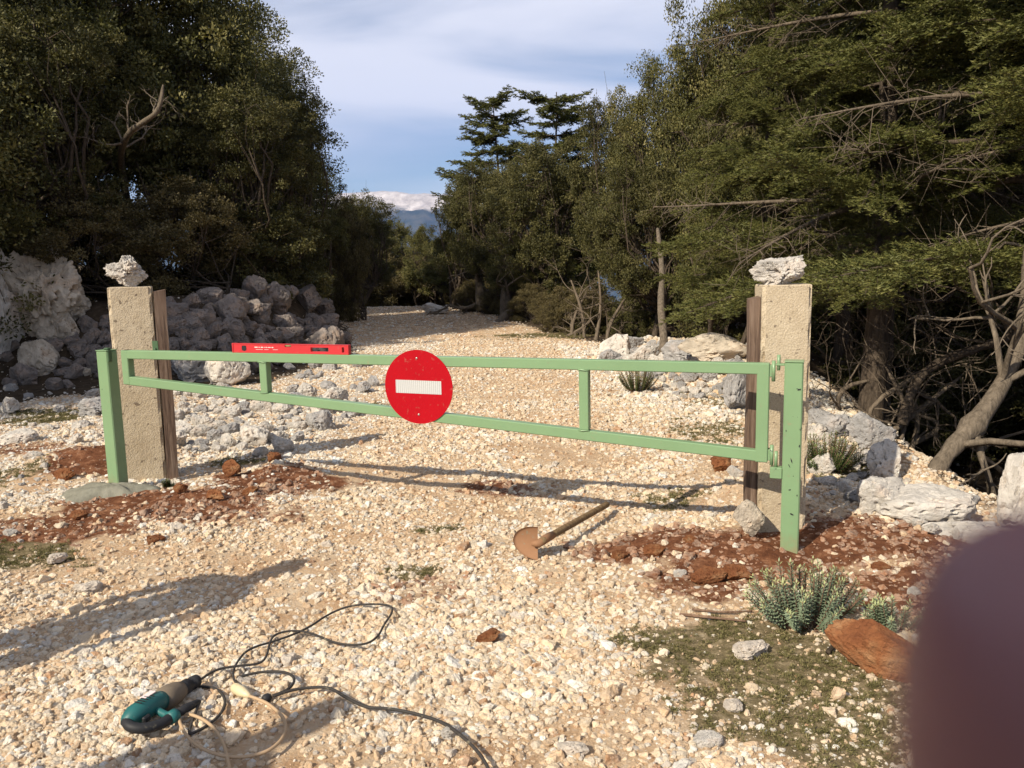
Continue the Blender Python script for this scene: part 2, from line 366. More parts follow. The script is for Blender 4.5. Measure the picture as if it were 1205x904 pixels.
SOIL = [spot(110, 548, .42, .55), spot(200, 600, .85, .45), spot(60, 625, .7, .4, .8), spot(330, 572, .55, .4), spot(30, 530, .4, .4, .6), spot(790, 648, .6, .28), spot(880, 668, .5, .35),
        spot(1040, 650, .62, .42), spot(1090, 700, .45, .35), spot(590, 577, .33, .22, .8), spot(960, 640, .4, .3), spot(820, 690, .3, .2, .7), spot(500, 690, .25, .2, .4)]
MOSS = [spot(900, 775, .55, .38), spot(1000, 810, .45, .5), spot(800, 755, .35, .2, .8), spot(1010, 860, .4, .3), spot(905, 840, .4, .25, .7), spot(25, 658, .35, .3), spot(490, 672, .17, .1), spot(512, 625, .16, .11), spot(280, 545, .3, .2, .8),
        spot(50, 490, .5, .6), spot(20, 560, .3, .4, .6), spot(640, 395, 1.2, 1.0, .6), spot(455, 480, .3, .4, .5), spot(830, 505, .5, .6, .55), spot(980, 560, .4, .5, .8), spot(780, 590, .3, .3, .5), spot(350, 470, .5, .7, .4), spot(860, 470, .6, .8, .5)]
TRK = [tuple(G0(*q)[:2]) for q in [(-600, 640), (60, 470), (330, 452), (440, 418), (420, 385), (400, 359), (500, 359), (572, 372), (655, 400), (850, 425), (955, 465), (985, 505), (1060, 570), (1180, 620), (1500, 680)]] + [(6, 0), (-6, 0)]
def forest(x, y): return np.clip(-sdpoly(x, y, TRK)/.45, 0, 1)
def litter_and_shade(x, y): return np.maximum(forest(x, y), .42*ss((y-13)/8))  # forest litter, plus a browner far track as painted tree shade
zz = T(fx, fy); near = (np.abs(fx) < 8) & (fy > 0) & (fy < 16)
zz = zz + np.where(near, .012*n2(fx, fy, 9., 7., 3) + .006*n2(fx, fy, 30., 8., 2), 0)
zz = zz + np.where(near, zone(fx, fy, SOIL)*.028*np.abs(n2(fx, fy, 7., 5., 3)), 0)
nx_, ny_ = len(gx), len(gy); idx = np.arange(nx_*ny_).reshape(ny_, nx_)
F = np.stack([idx[:-1, :-1], idx[:-1, 1:], idx[1:, 1:], idx[1:, :-1]], -1).reshape(-1, 4)
me = mesh_np('ground', np.stack([fx, fy, zz], -1), F, M['ground'], {'soil': zone(fx, fy, SOIL), 'moss': zone(fx, fy, MOSS), 'forest': litter_and_shade(fx, fy)}, True)
tag(link(bpy.data.objects.new('ground', me)), kind='structure')

# ------------------------------------------------------------------ distant mountain and haze
def mountain():
    n = 220; m_ = 90; xs = np.linspace(-6500, 6500, n); ts = np.linspace(0, 1, m_)
    Xg, Tg = np.meshgrid(xs, ts); x = Xg.ravel(); t = Tg.ravel()
    # the ridge as the photograph shows it: top 86 px above the horizon, gently falling to the right
    ridge = 500*np.exp(-((x+1350)/1800)**2) + 180*np.exp(-((x-700)/1800)**2) + 60 + 60*n2(x, x*0, 1/900., 3., 4)
    prof = ss(t*1.02)**1.15
    y = 5600 + 2200*t + 260*n2(x, t*2000, 1/700., 6., 4)*(1-t)
    z = -420 + (ridge+420)*prof + 190*n2(x, y, 1/380., 2., 6)*np.sin(np.pi*np.clip(t, 0, 1))
    idx = np.arange(n*m_).reshape(m_, n); F = np.stack([idx[:-1, :-1], idx[:-1, 1:], idx[1:, 1:], idx[1:, :-1]], -1).reshape(-1, 4)
    m = NT('mountain_rock_and_forest', 1., 0.); g = m.n.new('ShaderNodeNewGeometry'); sp = m.n.new('ShaderNodeSeparateXYZ'); m.l.new(g.outputs['Position'], sp.inputs[0])
    hgt = m.math('ADD', sp.outputs[2], m.math('MULTIPLY', m.math('SUBTRACT', m.noise(.004, 7, .65), .5), 420))
    f = m.rng(hgt, 400, 470)
    rock = m.mix(m.rng(m.noise(.009, 8, .75), .38, .62), (.30, .26, .23), (.60, .55, .51)); wood = m.mix(m.rng(m.noise(.01, 6, .7), .4, .65), (.03, .04, .028), (.09, .085, .06))
    m.color(m.mix(f, wood, rock))
    me = mesh_np('mountain', np.stack([x, y, z], -1), F, m.m, None, True); tag(link(bpy.data.objects.new('mountain', me)), kind='structure')
mountain()
hz = MB().box((0, 3250, 300), (18400, 13000, 2200)); 
hm = bpy.data.materials.new('haze'); hm.use_nodes = True; hn = hm.node_tree.nodes; hn.clear(); ho = hn.new('ShaderNodeOutputMaterial'); hv = hn.new('ShaderNodeVolumePrincipled')
hv.inputs['Color'].default_value = (.26, .46, 1., 1); hv.inputs['Density'].default_value = 5e-5; hv.inputs['Anisotropy'].default_value = 0.; hm.node_tree.links.new(hv.outputs[0], ho.inputs['Volume'])
tag(hz.build('haze', hm), kind='stuff')

# ------------------------------------------------------------------ rocks
def ico(sub):
    import bmesh
    bm = bmesh.new(); bmesh.ops.create_icosphere(bm, subdivisions=sub, radius=1.); V = np.array([v.co[:] for v in bm.verts]); F = np.array([[v.index for v in f.verts] for f in bm.faces]); bm.free(); return V, F
ICO = {k: ico(k) for k in (1, 2, 3, 4, 5, 6)}
def rock_mesh(name, seed, sub, mat, planes=14, amp=.10, rough=.05, stretch=(1, 1, 1), pits=0.):
    r = np.random.default_rng(seed); D, F = ICO[sub]; D = D/np.linalg.norm(D, axis=1)[:, None]
    Np = r.normal(size=(planes, 3)); Np /= np.linalg.norm(Np, axis=1)[:, None]; H = r.uniform(.34, .5, planes)
    q = D@Np.T; rad = np.where(q > .05, H/np.maximum(q, .05), 9.).min(1); rad = np.minimum(rad, .62)
    V = D*rad[:, None]
    o = r.uniform(0, 50)
    n = fbm(V*3+o, 3); rad2 = 1 + amp*2*n
    V = V*rad2[:, None]
    if rough: V = V*(1+rough*2*(np.abs(fbm(V*9+o+9, 4))-.2))[:, None]
    if pits: V = V*(1-pits*np.clip(fbm(V*7+o+30, 3)-.12, 0, 1)*2)[:, None]
    V = V*np.array(stretch); V = V/(V.max(0)-V.min(0)).max()
    me = mesh_np(name, V, F, mat, None, sub < 3)
    if sub >= 3:
        me.polygons.foreach_set('use_smooth', np.ones(len(F), bool))
        try: me.set_sharp_from_angle(angle=R(38))
        except Exception: pass
    return me
ROCKS = {}
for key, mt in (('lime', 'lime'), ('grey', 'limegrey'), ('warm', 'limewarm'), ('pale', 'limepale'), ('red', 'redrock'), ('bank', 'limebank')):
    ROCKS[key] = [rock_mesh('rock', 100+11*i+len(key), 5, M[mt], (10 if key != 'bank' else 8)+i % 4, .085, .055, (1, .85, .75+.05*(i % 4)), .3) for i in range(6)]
USED = []
def rock(px, pyb, wpx, hpx, key, label, group=None, v=None, rz=None, tilt=0., sink=.12, lift=0., name='rock', me=None, dy=.8, P=None):
    P = W(px, pyb) if P is None else np.asarray(P); Z = depth(P); sx, sz = wpx*Z/FPX, hpx*Z/FPX
    me = me or ROCKS[key][random.randrange(6) if v is None else v]
    bb = np.empty(len(me.vertices)*3, np.float32); me.vertices.foreach_get('co', bb); bb = bb.reshape(-1, 3); a = random.uniform(-.5, .5) if rz is None else rz
    if rz is None and random.random() < .5: a += math.pi
    c, s_ = math.cos(a), math.sin(a); ex = bb[:, 0]*c-bb[:, 1]*s_; wx = ex.max()-ex.min(); wz = bb[:, 2].max()-bb[:, 2].min()
    o = bpy.data.objects.new(name, me); COL.objects.link(o); k = sx/wx
    o.scale = (k, k*dy, sz/wz); o.rotation_euler = (0, tilt, a)
    zb = sz*(.5-sink); o.location = (P[0], P[1]+k*dy*.3, P[2]+zb+lift)
    tag(o, label, 'rock', group); USED.append((px, pyb, wpx)); return o

# ------------------------------------------------------------------ the gate
Lb = G0(148, 585); Rb = G0(920, 658)
Lb[2] = 0; Rb[2] = 0
gx_ = Vector(Rb-Lb).normalized(); gn = Vector((gx_.y, -gx_.x, 0))      # gn faces the camera
GM = Matrix(((gx_.x, -gn.x, 0, Lb[0]), (gx_.y, -gn.y, 0, Lb[1]), (0, 0, 1, 0), (0, 0, 0, 1)))   # local x along the gate, y away from camera, z up
GI = GM.inverted()
def onplane(px, py, off=0.):     # -> local (x, z) on the gate plane moved OFF towards the camera
    d = Vector(ray(px, py)); o = Vector(CAM); p0 = Vector(Lb) + gn*off; t = (p0-o).dot(gn)/d.dot(gn); q = GI @ (o+d*t); return q.x, q.z
GLEN = (Vector(Rb)-Vector(Lb)).length
gyaw = math.atan2(gx_.y, gx_.x)
def place(o): o.location = (Lb[0], Lb[1], 0); o.rotation_euler = (0, 0, gyaw); return o
TW = .054
zT = (onplane(140, 418)[1]+onplane(905, 432)[1])/2
x0 = onplane(146, 418)[0]; x1 = onplane(905, 432)[0]
zL0 = onplane(150, 447)[1]; zL1 = onplane(905, 537)[1]
gate = place(empty('barrier_gate')); tag(gate, 'pale green steel swing barrier closed across the gravel track', 'gate')
ygate = -.0
MB().box(((x0+x1)/2, ygate, zT), (x1-x0, TW, TW), bev=.004).build('top_rail', M['green'], gate)
ang = math.atan2(zL1-zL0, x1-x0); Lr = math.hypot(zL1-zL0, x1-x0)
MB().box(((x0+x1)/2, ygate, (zL0+zL1)/2), (Lr-TW*.6, TW-.002, TW), Matrix.Rotation(-ang, 4, 'Y'), bev=.004).build('bottom_rail', M['green'], gate)
zlow = lambda x: zL0+(zL1-zL0)*(x-x0)/(x1-x0)
for (px, nm) in ((313, 'strut'), (688, 'strut')):
    xs = onplane(px, 450)[0]; a, b = zlow(xs)+TW/2, zT-TW/2
    MB().box((xs, ygate, (a+b)/2), (TW-.004, TW-.004, b-a-.001), bev=.003).build(nm, M['green'], gate)
for px in (313, 688):
    xs = onplane(px, 450)[0]
    for z_, sg_ in ((zT-TW/2, 1), (zlow(xs)+TW/2, -1)):
        MB().tube([(xs-TW*.55, ygate-TW/2+.001, z_), (xs-TW*.2, ygate-TW/2-.001, z_+.002*sg_), (xs+TW*.2, ygate-TW/2-.001, z_-.001), (xs+TW*.55, ygate-TW/2+.001, z_)], [.003, .0045, .0035, .003], 6).build('weld_bead', M['green'], gate)
MB().box((x0+TW/2-.002, ygate, (zL0+zT)/2), (TW, TW+.001, zT-zL0+TW), bev=.004).build('latch_stile', M['green'], gate)
MB().box((x1-TW/2+.002, ygate, (zL1+zT)/2), (TW+.004, TW+.001, zT-zL1+TW), bev=.004).build('hinge_stile', M['green'], gate)
for z in (zT-.01, zL1+.01):
    hb = MB(); hb.box((x1+.010, ygate+.004, z), (.012, .05, .055), bev=.002); hb.tube([(x1+.022, ygate-.012, z-.05), (x1+.022, ygate-.012, z+.05)], .009, 12); hb.build('hinge', M['green'], gate)
xb = onplane(178, 408)[0]; hb = MB(); hb.box((xb, ygate+.035, zT+TW/2+.012), (.045, .006, .09), bev=.001)
hb.tube([(xb+.004, ygate+.030, zT+.03), (xb+.004, ygate+.018, zT+.03)], .010, 8); hb.build('latch_plate', M['greendk'], gate)
# gate posts
PW = .085
rp = place(empty('gate_post')); tag(rp, 'square green steel hinge post with chipped paint in red soil at the right', 'post')
xr = onplane(929, 640)[0]; zr = onplane(929, 426)[1]
MB().box((xr, .01, (zr-.25)/2), (PW, PW, zr+.25), bev=.006).build('post_tube', M['green'], rp)
MB().box((xr, .01, zr+.0035), (PW+.004, PW+.004, .006), bev=.002).build('post_cap', M['green'], rp)
hk = MB(); hk.box((xr-PW/2-.028, -.01, zL1-.075), (.056, .05, .055), bev=.003); hk.tube([(xr-PW/2-.03, -.012, zL1-.05), (xr-PW/2-.03, -.012, zL1+.03)], .008, 10); hk.build('lower_bracket', M['green'], rp)
hk = MB(); hk.box((xr-PW/2-.020, -.005, zr-.012), (.040, .04, .010), bev=.002); hk.tube([(xr-PW/2-.028, -.012, zr-.04), (xr-PW/2-.028, -.012, zr+.035)], .008, 10); hk.build('upper_bracket', M['green'], rp)
for (dx, z, l, t, a) in ((.020, zr-.125, .030, .006, -.2), (.028, zr-.128, .02, .01, .3), (.034, zr-.40, .008, .02, 0), (.0, zr-.475, .006, .03, .3), (-.010, zr-.50, .005, .022, .5), (-.005, zr-.62, .02, .008, .2), (.03, zr-.645, .006, .012, 0), (.006, zr-.74, .022, .01, -.3), (-.028, zr-.33, .006, .012, 0), (.01, zr-.55, .007, .007, 0)):
    k = 7; ol = [(l*.5*math.cos(2*math.pi*i/k)*random.uniform(.5, 1.2), t*.5*math.sin(2*math.pi*i/k)*random.uniform(.5, 1.2)) for i in range(k)]
    ch = MB().prism(ol, Matrix.Translation((xr+dx, .01-PW/2-.0002, z)) @ Matrix.Rotation(R(90), 4, 'X') @ Matrix.Rotation(a, 4, 'Z'), .0006); ch.build('paint_chip', M['black'], rp)
lp = place(empty('gate_post')); tag(lp, 'square green steel latch post set in fresh grey concrete at the left', 'post')
xl = onplane(141, 585)[0]; zl = onplane(125, 413)[1]; PL = .09; xl -= .012
MB().box((xl, .012, (zl-.2)/2), (PL, PL, zl+.2), bev=.006).build('post_tube', M['green'], lp)
MB().box((xl, .012, zl+.0035), (PL+.003, PL+.003, .006), bev=.002).build('post_cap', M['green'], lp)
tb = MB(); tb.box((xl+PL/2+.004, -.012, zl-.03), (.008, .03, .075), bev=.002); tb.box((xl+.02, .0, zl+.014), (.035, .03, .012), bev=.003); tb.build('latch_tab', M['greendk'], lp)
def footing():
    n, k = 40, 10; vs = []; fs = []
    for i in range(k+1):
        t = i/k
        for j in range(n):
            a = 2*math.pi*j/n; rr = (1+.20*math.sin(2*a+1)+.10*math.sin(5*a)+.06*math.sin(9*a+2)+.04*math.sin(17*a))*t
            x, y = rr*.33*math.cos(a), rr*.20*math.sin(a); z = .075*(1-t**2.4) - .05*(t**6) + .008*math.sin(13*a+t*9)*t + .012*math.sin(3.3*a+7*t)*math.sin(5*t+a)*(t<.97); vs.append((x, y, z))
    for i in range(k):
        for j in range(n): fs.append((i*n+j, i*n+(j+1) % n, (i+1)*n+(j+1) % n, (i+1)*n+j))
    return MB().add(vs, fs, True)
fo = footing().build('concrete_footing', M['wetconc']); fo.location = (Lb[0]-.09, Lb[1]-.02, Ts(Lb[0], Lb[1])-.01); tag(fo, 'fresh grey concrete pad poured around the foot of the left green post', 'footing')
# the round sign
sx_, sz_ = onplane(492.5, 455.5, .03); SR = (onplane(533, 455, .03)[0]-onplane(452, 455, .03)[0])*.49
sg = place(empty('no_entry_sign')); tag(sg, 'round red no entry sign with white bar fixed to the barrier rails', 'sign')
circ = lambda r, n=72: [(r*math.cos(2*math.pi*i/n), r*math.sin(2*math.pi*i/n)) for i in range(n)]
SM = Matrix.Translation((sx_, -TW/2-.002, sz_)) @ Matrix.Rotation(R(90), 4, 'X')
MB().prism(circ(SR), SM, .003, smooth=True).build('sign_disc', M['red'], sg)
MB().prism([(-.0, 0)] and circ(SR-.001), SM @ Matrix.Translation((0, 0, -.0015)), .0013).build('sign_back', M['steel'], sg)
bw = (onplane(519, 455)[0]-onplane(466, 455)[0]); bh = bw*.265
wb = MB().prism([(-bw/2, -bh/2), (bw/2, -bh/2), (bw/2, bh/2), (-bw/2, bh/2)], SM @ Matrix.Rotation(-R(.4), 4, 'Z') @ Matrix.Translation((0, 0, .0032)), .0007).build('white_bar', M['white'], sg)
for dz in (.155, -.150):
    rv = MB(); rv.tube([(sx_-.004, -TW/2-.005, sz_+dz*SR/.2), (sx_-.004, -TW/2-.008, sz_+dz*SR/.2)], [.007, .005], 12); rv.build('rivet', M['steel'], sg)
# spirit level on the top rail
def spirit_level():
    xa, xb_ = onplane(276.5, 410)[0], onplane(412.5, 412)[0]; Lh = xb_-xa; hh = .055; th = .022
    o = place(empty('spirit_level')); base = (xa, -.012, zT+TW/2+.001)
    tag(o, 'scuffed red spirit level lying along the top rail of the barrier', 'spirit level')
    mb = MB(); sl0, sl1 = Lh*.685, Lh*.835      # handle slot
    e0, e1 = Lh*.945, Lh*.965; v0, v1 = Lh*.085, Lh*.125; c0, c1 = Lh*.465, Lh*.52
    bz, tz = .0, hh
    cuts = [(0, 'full'), (v0, 'vial'), (v1, 'full'), (c0, 'cv'), (c1, 'full'), (sl0, 'slot'), (sl1, 'full'), (e0, 'end'), (e1, 'full'), (Lh, None)]
    for (a, k), (b, _) in zip(cuts, cuts[1:]):
        z0 = {'full': [(bz, tz)], 'vial': [(bz, .012), (.042, tz)], 'cv': [(bz, .038)], 'slot': [(bz, .014), (.038, tz)], 'end': [(bz, .012), (.042, tz)]}[k]
        for (p, q) in z0: mb.box(((a+b)/2, 0, (p+q)/2), (b-a+(0.0 if k != 'full' else 0), th, q-p))
    bd = mb.build('level_body', M['levelred'], o); bd.location = base
    f = MB()
    for z in (.0015, hh-.0015): f.box((Lh/2, 0, z), (Lh+.001, th+.005, .0035), bev=.001)
    f = f.build('edge_flange', M['levelred'], o); f.location = base
    for (a, b) in ((0, .006), (Lh-.006, Lh)):
        e = MB().box(((a+b)/2, 0, hh/2), (b-a+.004, th+.007, hh+.003), bev=.002).build('end_cap', M['levelred'], o); e.location = base
    v = MB(); v.tube([((v0+v1)/2, 0, .014), ((v0+v1)/2, 0, .040)], .0065, 12); v = v.build('plumb_vial', M['vial'], o); v.location = base
    v = MB(); v.tube([(c0+.002, 0, .046), (c1-.002, 0, .046)], .0065, 12); v = v.build('centre_vial', M['vial'], o); v.location = base
    g_ = MB(); g_.prism([(.0165*math.cos(t*math.pi/12)*1, .0165*math.sin(t*math.pi/12)) for t in range(24)], Matrix.Translation(((v0+v1)/2, -th/2-.0004, .027)) @ Matrix.Rotation(R(90), 4, 'X'), .0008)
    g_ = g_.build('vial_ring', M['black'], o); g_.location = base
    pr = MB(); x = Lh*.20
    for i, wd in enumerate((.022, .010, .016, .006, .008, .022, .012)):
        pr.box((x+wd/2, -th/2-.0006, .034), (wd, .0005, .004 if i % 2 else .0055)); x += wd+.006
    for i, wd in enumerate((.05, .03, .035)):
        pr.box((Lh*.21+i*.06+wd/2, -th/2-.0006, .021), (wd, .0005, .0018))
    pr = pr.build('printed_marks', M['print'], o); pr.location = base
spirit_level()

# ------------------------------------------------------------------ concrete pillars and planks
def rough_box(w_, d_, h_, seed, chip=.012):
    nx, nz = 14, 60; per = []
    for i in range(nx): per.append((-w_/2+w_*i/nx, -d_/2))
    for i in range(nx): per.append((w_/2, -d_/2+d_*i/nx))
    for i in range(nx): per.append((w_/2-w_*i/nx, d_/2))
    for i in range(nx): per.append((-w_/2, d_/2-d_*i/nx))
    n = len(per); V = []; F = []
    for k in range(nz+1):
        z = -.25+(h_+.25)*k/nz
        for (x, y) in per: V.append((x, y, z))
    V = np.array(V); c = (np.abs(np.abs(V[:, 0])-w_/2) < 1e-6) & (np.abs(np.abs(V[:, 1])-d_/2) < 1e-6)
    ch_ = np.clip(fbm(np.stack([V[:, 0]*4+seed, V[:, 1]*4, V[:, 2]*9], -1), 4)+.15, 0, 1)*chip*2.6
    s_ = np.where(c, ch_+.003, 0.002*fbm(V*25+seed, 2)); V[:, 0] -= np.sign(V[:, 0])*s_; V[:, 1] -= np.sign(V[:, 1])*s_
    for k in range(nz):
        for i in range(n): j = (i+1) % n; F.append((k*n+i, k*n+j, (k+1)*n+j, (k+1)*n+i))
    top = list(range(nz*n, nz*n+n)); V = V.tolist()
    cidx = len(V); V.append((0, 0, h_+.002)); vs2 = [(V[i][0]*.96, V[i][1]*.96, h_+.005) for i in top]; b = len(V); V += vs2
    for i in range(n): j = (i+1) % n; F.append((top[i], top[j], b+j, b+i)); F.append((b+i, b+j, cidx))
    return MB().add(V, F, False)
def pillar(x, y, yaw, w_, d_, h_, seed, label):
    z = Ts(x, y); o = rough_box(w_, d_, h_-z, seed).build('concrete_pillar', M['conc']); o.location = (x, y, z); o.rotation_euler = (0, 0, yaw); tag(o, label, 'pillar', None); return o
def plank(x, y, yaw, w_, d_, h_, label, lean=0.):
    z = Ts(x, y); mb = MB(); n = 16
    for k in range(1):
        V = []; F = []
        for i in range(n+1):
            t = i/n; zz_ = -.2+(h_+.2-z)*t; wv = .003*math.sin(t*9+x)
            for (a, b) in ((-1, -1), (1, -1), (1, 1), (-1, 1)): V.append((a*w_/2+wv+lean*t*.01, b*d_/2, zz_ + (a*.006 if i == n else 0)))
        for i in range(n):
            for j in range(4): F.append((i*4+j, i*4+(j+1) % 4, i*4+4+(j+1) % 4, i*4+4+j))
        F.append((n*4, n*4+1, n*4+2, n*4+3)); mb.add(V, F)
    o = mb.build('wooden_post', M['wood']); o.location = (x, y, z); o.rotation_euler = (0, 0, yaw); tag(o, label, 'post'); return o
PLx, PLy = -2.60, 5.86; PRx, PRy = 1.505, 4.27
pL = pillar(PLx, PLy, R(19), .275, .17, 1.36, 3, 'rough concrete pillar behind the left green post, small pitted rock on top')
plank(PLx+.178, PLy+.02, R(25), .075, .10, 1.335, 'weathered brown wooden post beside the left concrete pillar', 1)
pR = pillar(PRx-.105, PRy+.11, R(-4), .245, .20, 1.335, 8, 'rough concrete pillar behind the right green post, long white rock on top')
plank(PRx-.255, PRy+.10, R(-8), .055, .10, 1.275, 'narrow brown wooden post on the left side of the right concrete pillar')

# ------------------------------------------------------------------ stones on the pillars
capL = rock_mesh('rock', 511, 6, M['lime'], 9, .16, .13, (1, .8, .78), 1.3)
capR = rock_mesh('rock', 532, 6, M['lime'], 12, .13, .10, (1, .7, .6), .8)
zpl = 1.36; zpr = 1.335
rock(0, 0, 50, 40, 'lime', 'small pitted white rock sitting on top of the left concrete pillar', me=capL, rz=.4, P=(PLx-.01, PLy-.09, zpl), sink=.04)
rock(0, 0, 66, 39, 'lime', 'long craggy white rock sitting on top of the right concrete pillar', me=capR, rz=.1, P=(PRx-.115, PRy+.04, zpr), sink=.03)

# ------------------------------------------------------------------ notable rocks, then the fields of rocks
big1 = rock_mesh('boulder', 901, 6, M['limewarm'], 11, .07, .10, (.9, .9, 1.), .5); big2 = rock_mesh('boulder', 917, 6, M['lime'], 10, .07, .10, (.8, .8, 1.2), .5)
flatm = rock_mesh('rock', 77, 5, M['lime'], 10, .07, .04, (1, .7, .62), .3); blockm = rock_mesh('rock', 87, 5, M['limewarm'], 8, .07, .03, (1, .8, .9), .2)
pointm = rock_mesh('rock', 97, 5, M['lime'], 6, .06, .04, (.75, .6, 1.25), .5)
rock(45, 402, 96, 132, 'lime', 'largest pale boulder with orange-brown lower face at the far left of the bank', me=big1, rz=.3, sink=.12, name='boulder')
rock(-8, 432, 66, 160, 'lime', 'white jagged boulder cut by the left edge of the picture', me=big2, rz=1., sink=.1, name='boulder')
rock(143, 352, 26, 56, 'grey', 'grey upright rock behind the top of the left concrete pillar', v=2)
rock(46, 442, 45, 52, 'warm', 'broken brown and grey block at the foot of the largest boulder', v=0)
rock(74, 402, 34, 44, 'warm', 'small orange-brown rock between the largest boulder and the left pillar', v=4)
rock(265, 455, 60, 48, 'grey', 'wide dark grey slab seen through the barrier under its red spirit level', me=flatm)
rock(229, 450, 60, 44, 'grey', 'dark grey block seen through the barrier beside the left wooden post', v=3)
rock(1048, 575, 42, 62, 'lime', 'upright white pointed rock under the fir at the right', me=pointm, rz=.2, sink=.1)
rock(1095, 618, 122, 48, 'warm', 'broad flat-topped pale rock on the right bank below the leaning trunk', me=flatm, rz=-.1, sink=.15)
rock(1040, 606, 66, 50, 'lime', 'white lumpy rock against the left end of the broad flat rock', v=2)
rock(1203, 632, 62, 104, 'lime', 'tall white rock at the right edge of the picture', v=1, sink=.1)
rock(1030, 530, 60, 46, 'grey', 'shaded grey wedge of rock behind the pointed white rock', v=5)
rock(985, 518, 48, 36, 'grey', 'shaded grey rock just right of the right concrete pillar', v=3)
rock(1150, 640, 90, 34, 'lime', 'low whitish rock partly buried below the broad flat rock', v=4, sink=.3)
rock(0, 0, 40, 46, 'warm', 'pale block leaning at the foot of the right concrete pillar', me=blockm, rz=.35, sink=.02, P=(*xy(889, 4.1), Ts(*xy(889, 4.1))+.02))
rock(851, 556, 27, 20, 'red', 'rust-red stone among white gravel left of the right wooden post', v=2, sink=.05)
rock(866, 563, 20, 15, 'lime', 'smooth white stone beside the rust-red stone', v=5)
rock(838, 690, 44, 22, 'red', 'flat orange stone in the red soil left of the right green post', v=3, rz=.1)
rock(868, 686, 32, 20, 'red', 'crumbly red clod between the flat orange stone and the blue-green bush', v=1)
rock(882, 776, 46, 22, 'pale', 'flat oval pale stone on the moss left of the brown rock', v=1, rz=.25, sink=.2)
rock(832, 880, 40, 20, 'warm', 'flat brownish stone at the bottom of the mossy patch', me=flatm, rz=0., sink=.3)
rock(866, 838, 24, 16, 'pale', 'small white angular stone in the middle of the mossy patch', v=0)
rock(676, 890, 38, 20, 'pale', 'rounded pale stone on the gravel at the bottom middle', v=3, sink=.3)
rock(528, 868, 26, 16, 'lime', 'pale stone on the gravel beside the end of the black cable', v=1, sink=.3)
rock(573, 760, 30, 18, 'red', 'orange-brown stone on the open gravel below the shovel', v=4, sink=.15)
rock(102, 700, 32, 18, 'pale', 'white stone on the gravel just above the long shadow', v=2, sink=.2)
rock(273, 562, 24, 22, 'red', 'dark rounded brown stone at the foot of the left wooden post', v=3, sink=.1)
rock(212, 582, 18, 14, 'red', 'small orange stone beside the fresh concrete pad', v=5, sink=.1)
rock(322, 545, 18, 14, 'red', 'rust-brown stone at the edge of the grey rubble', v=0, sink=.1)
rock(15, 522, 44, 24, 'lime', 'flat white slab on the ground near the left edge', me=flatm, rz=0, sink=.3)
rock(8, 488, 30, 24, 'lime', 'white stone above the flat slab near the left edge', v=4)
rock(108, 490, 40, 26, 'grey', 'grey lumpy rock left of the left green post', v=2)
rock(63, 665, 22, 14, 'pale', 'white stone at the edge of the lower left tuft of moss', v=1, sink=.1)
rock(400, 372, 22, 16, 'warm', 'lone sunlit tan rock on the left edge of the track near its crest', v=3)
rock(510, 370, 34, 14, 'lime', 'low cluster of white rock at the right edge of the track near its crest', v=5)
rock(850, 432, 92, 42, 'warm', 'large blocky rock with a tan face at the top of the right stone pile', me=blockm, rz=.2, sink=.1)
rock(806, 432, 56, 40, 'grey', 'rough grey rock beside the thin tree trunk on the right stone pile', v=2)
rock(728, 424, 38, 36, 'lime', 'rounded pale rock at the left end of the right stone pile', v=4)
rock(760, 428, 40, 26, 'lime', 'broken pale rock at the foot of the thin tree trunk', v=0)
rock(868, 484, 40, 64, 'grey', 'steep grey rock behind the right wooden post', v=1)
for (a, b, w_, h_, k_, v_, t_) in ((250, 590, 26, 15, 'red', 1, 'orange-brown clod on the red soil right of the fresh concrete pad'), (292, 583, 18, 12, 'red', 4, 'small dark red clod below the dark rounded brown stone'), (180, 640, 20, 12, 'red', 0, 'rusty stone on the red soil in front of the fresh concrete pad'), (88, 612, 24, 14, 'red', 2, 'red clod on the verge left of the fresh concrete pad'), (72, 566, 26, 18, 'red', 5, 'orange lump on the red mound left of the left green post'),
                                   (728, 660, 22, 14, 'red', 0, 'dark red clod just right of the shovel blade'), (770, 655, 28, 16, 'red', 2, 'crumbly red clod in the soil right of the shovel'), (800, 680, 18, 12, 'lime', 2, 'small pale stone in the red soil right of the shovel'), (815, 640, 20, 12, 'red', 4, 'red-brown clod in front of the right wooden post'), (990, 690, 26, 14, 'red', 1, 'broad red clod in the soil right of the right green post'), (1040, 672, 22, 12, 'red', 3, 'small red clod in the soil below the low whitish rock'), (1078, 700, 20, 12, 'lime', 0, 'small white stone on the red soil near the right edge')):
    rock(a, b, w_, h_, k_, t_, v=v_, sink=.25)
# the rubble: rocks nothing tells apart share a group
def field(poly, n, wmin, wmax, keys, label, group, ratio=(.6, .95), sink=(.1, .3), gap=.62, pw=1.6):
    xs = [p[0] for p in poly]; ys = [p[1] for p in poly]; got = []; tries = 0
    while len(got) < n and tries < n*60:
        tries += 1; x, y = random.uniform(min(xs), max(xs)), random.uniform(min(ys), max(ys))
        if sdpoly(np.array([x]), np.array([y]), poly)[0] < 0: continue
        wd = wmin+(wmax-wmin)*random.random()**pw
        if any((x-a)**2+((y-b)*1.4)**2 < (gap*(wd+c)/2)**2 for a, b, c in got): continue
        if any((x-a)**2+((y-b+c*.3)*1.4)**2 < (.45*(wd+c)/2)**2 for a, b, c in USED[:60]): continue
        got.append((x, y, wd))
        rock(x, y, wd, wd*random.uniform(*ratio), random.choice(keys), label, group, tilt=random.uniform(-.4, .4), sink=random.uniform(*sink), dy=random.uniform(.7, 1))
    return len(got)
B_ = [(60, 455), (60, 408), (120, 362), (200, 345), (290, 332), (345, 335), (392, 360), (402, 392), (425, 412), (370, 432), (300, 446), (205, 455)]
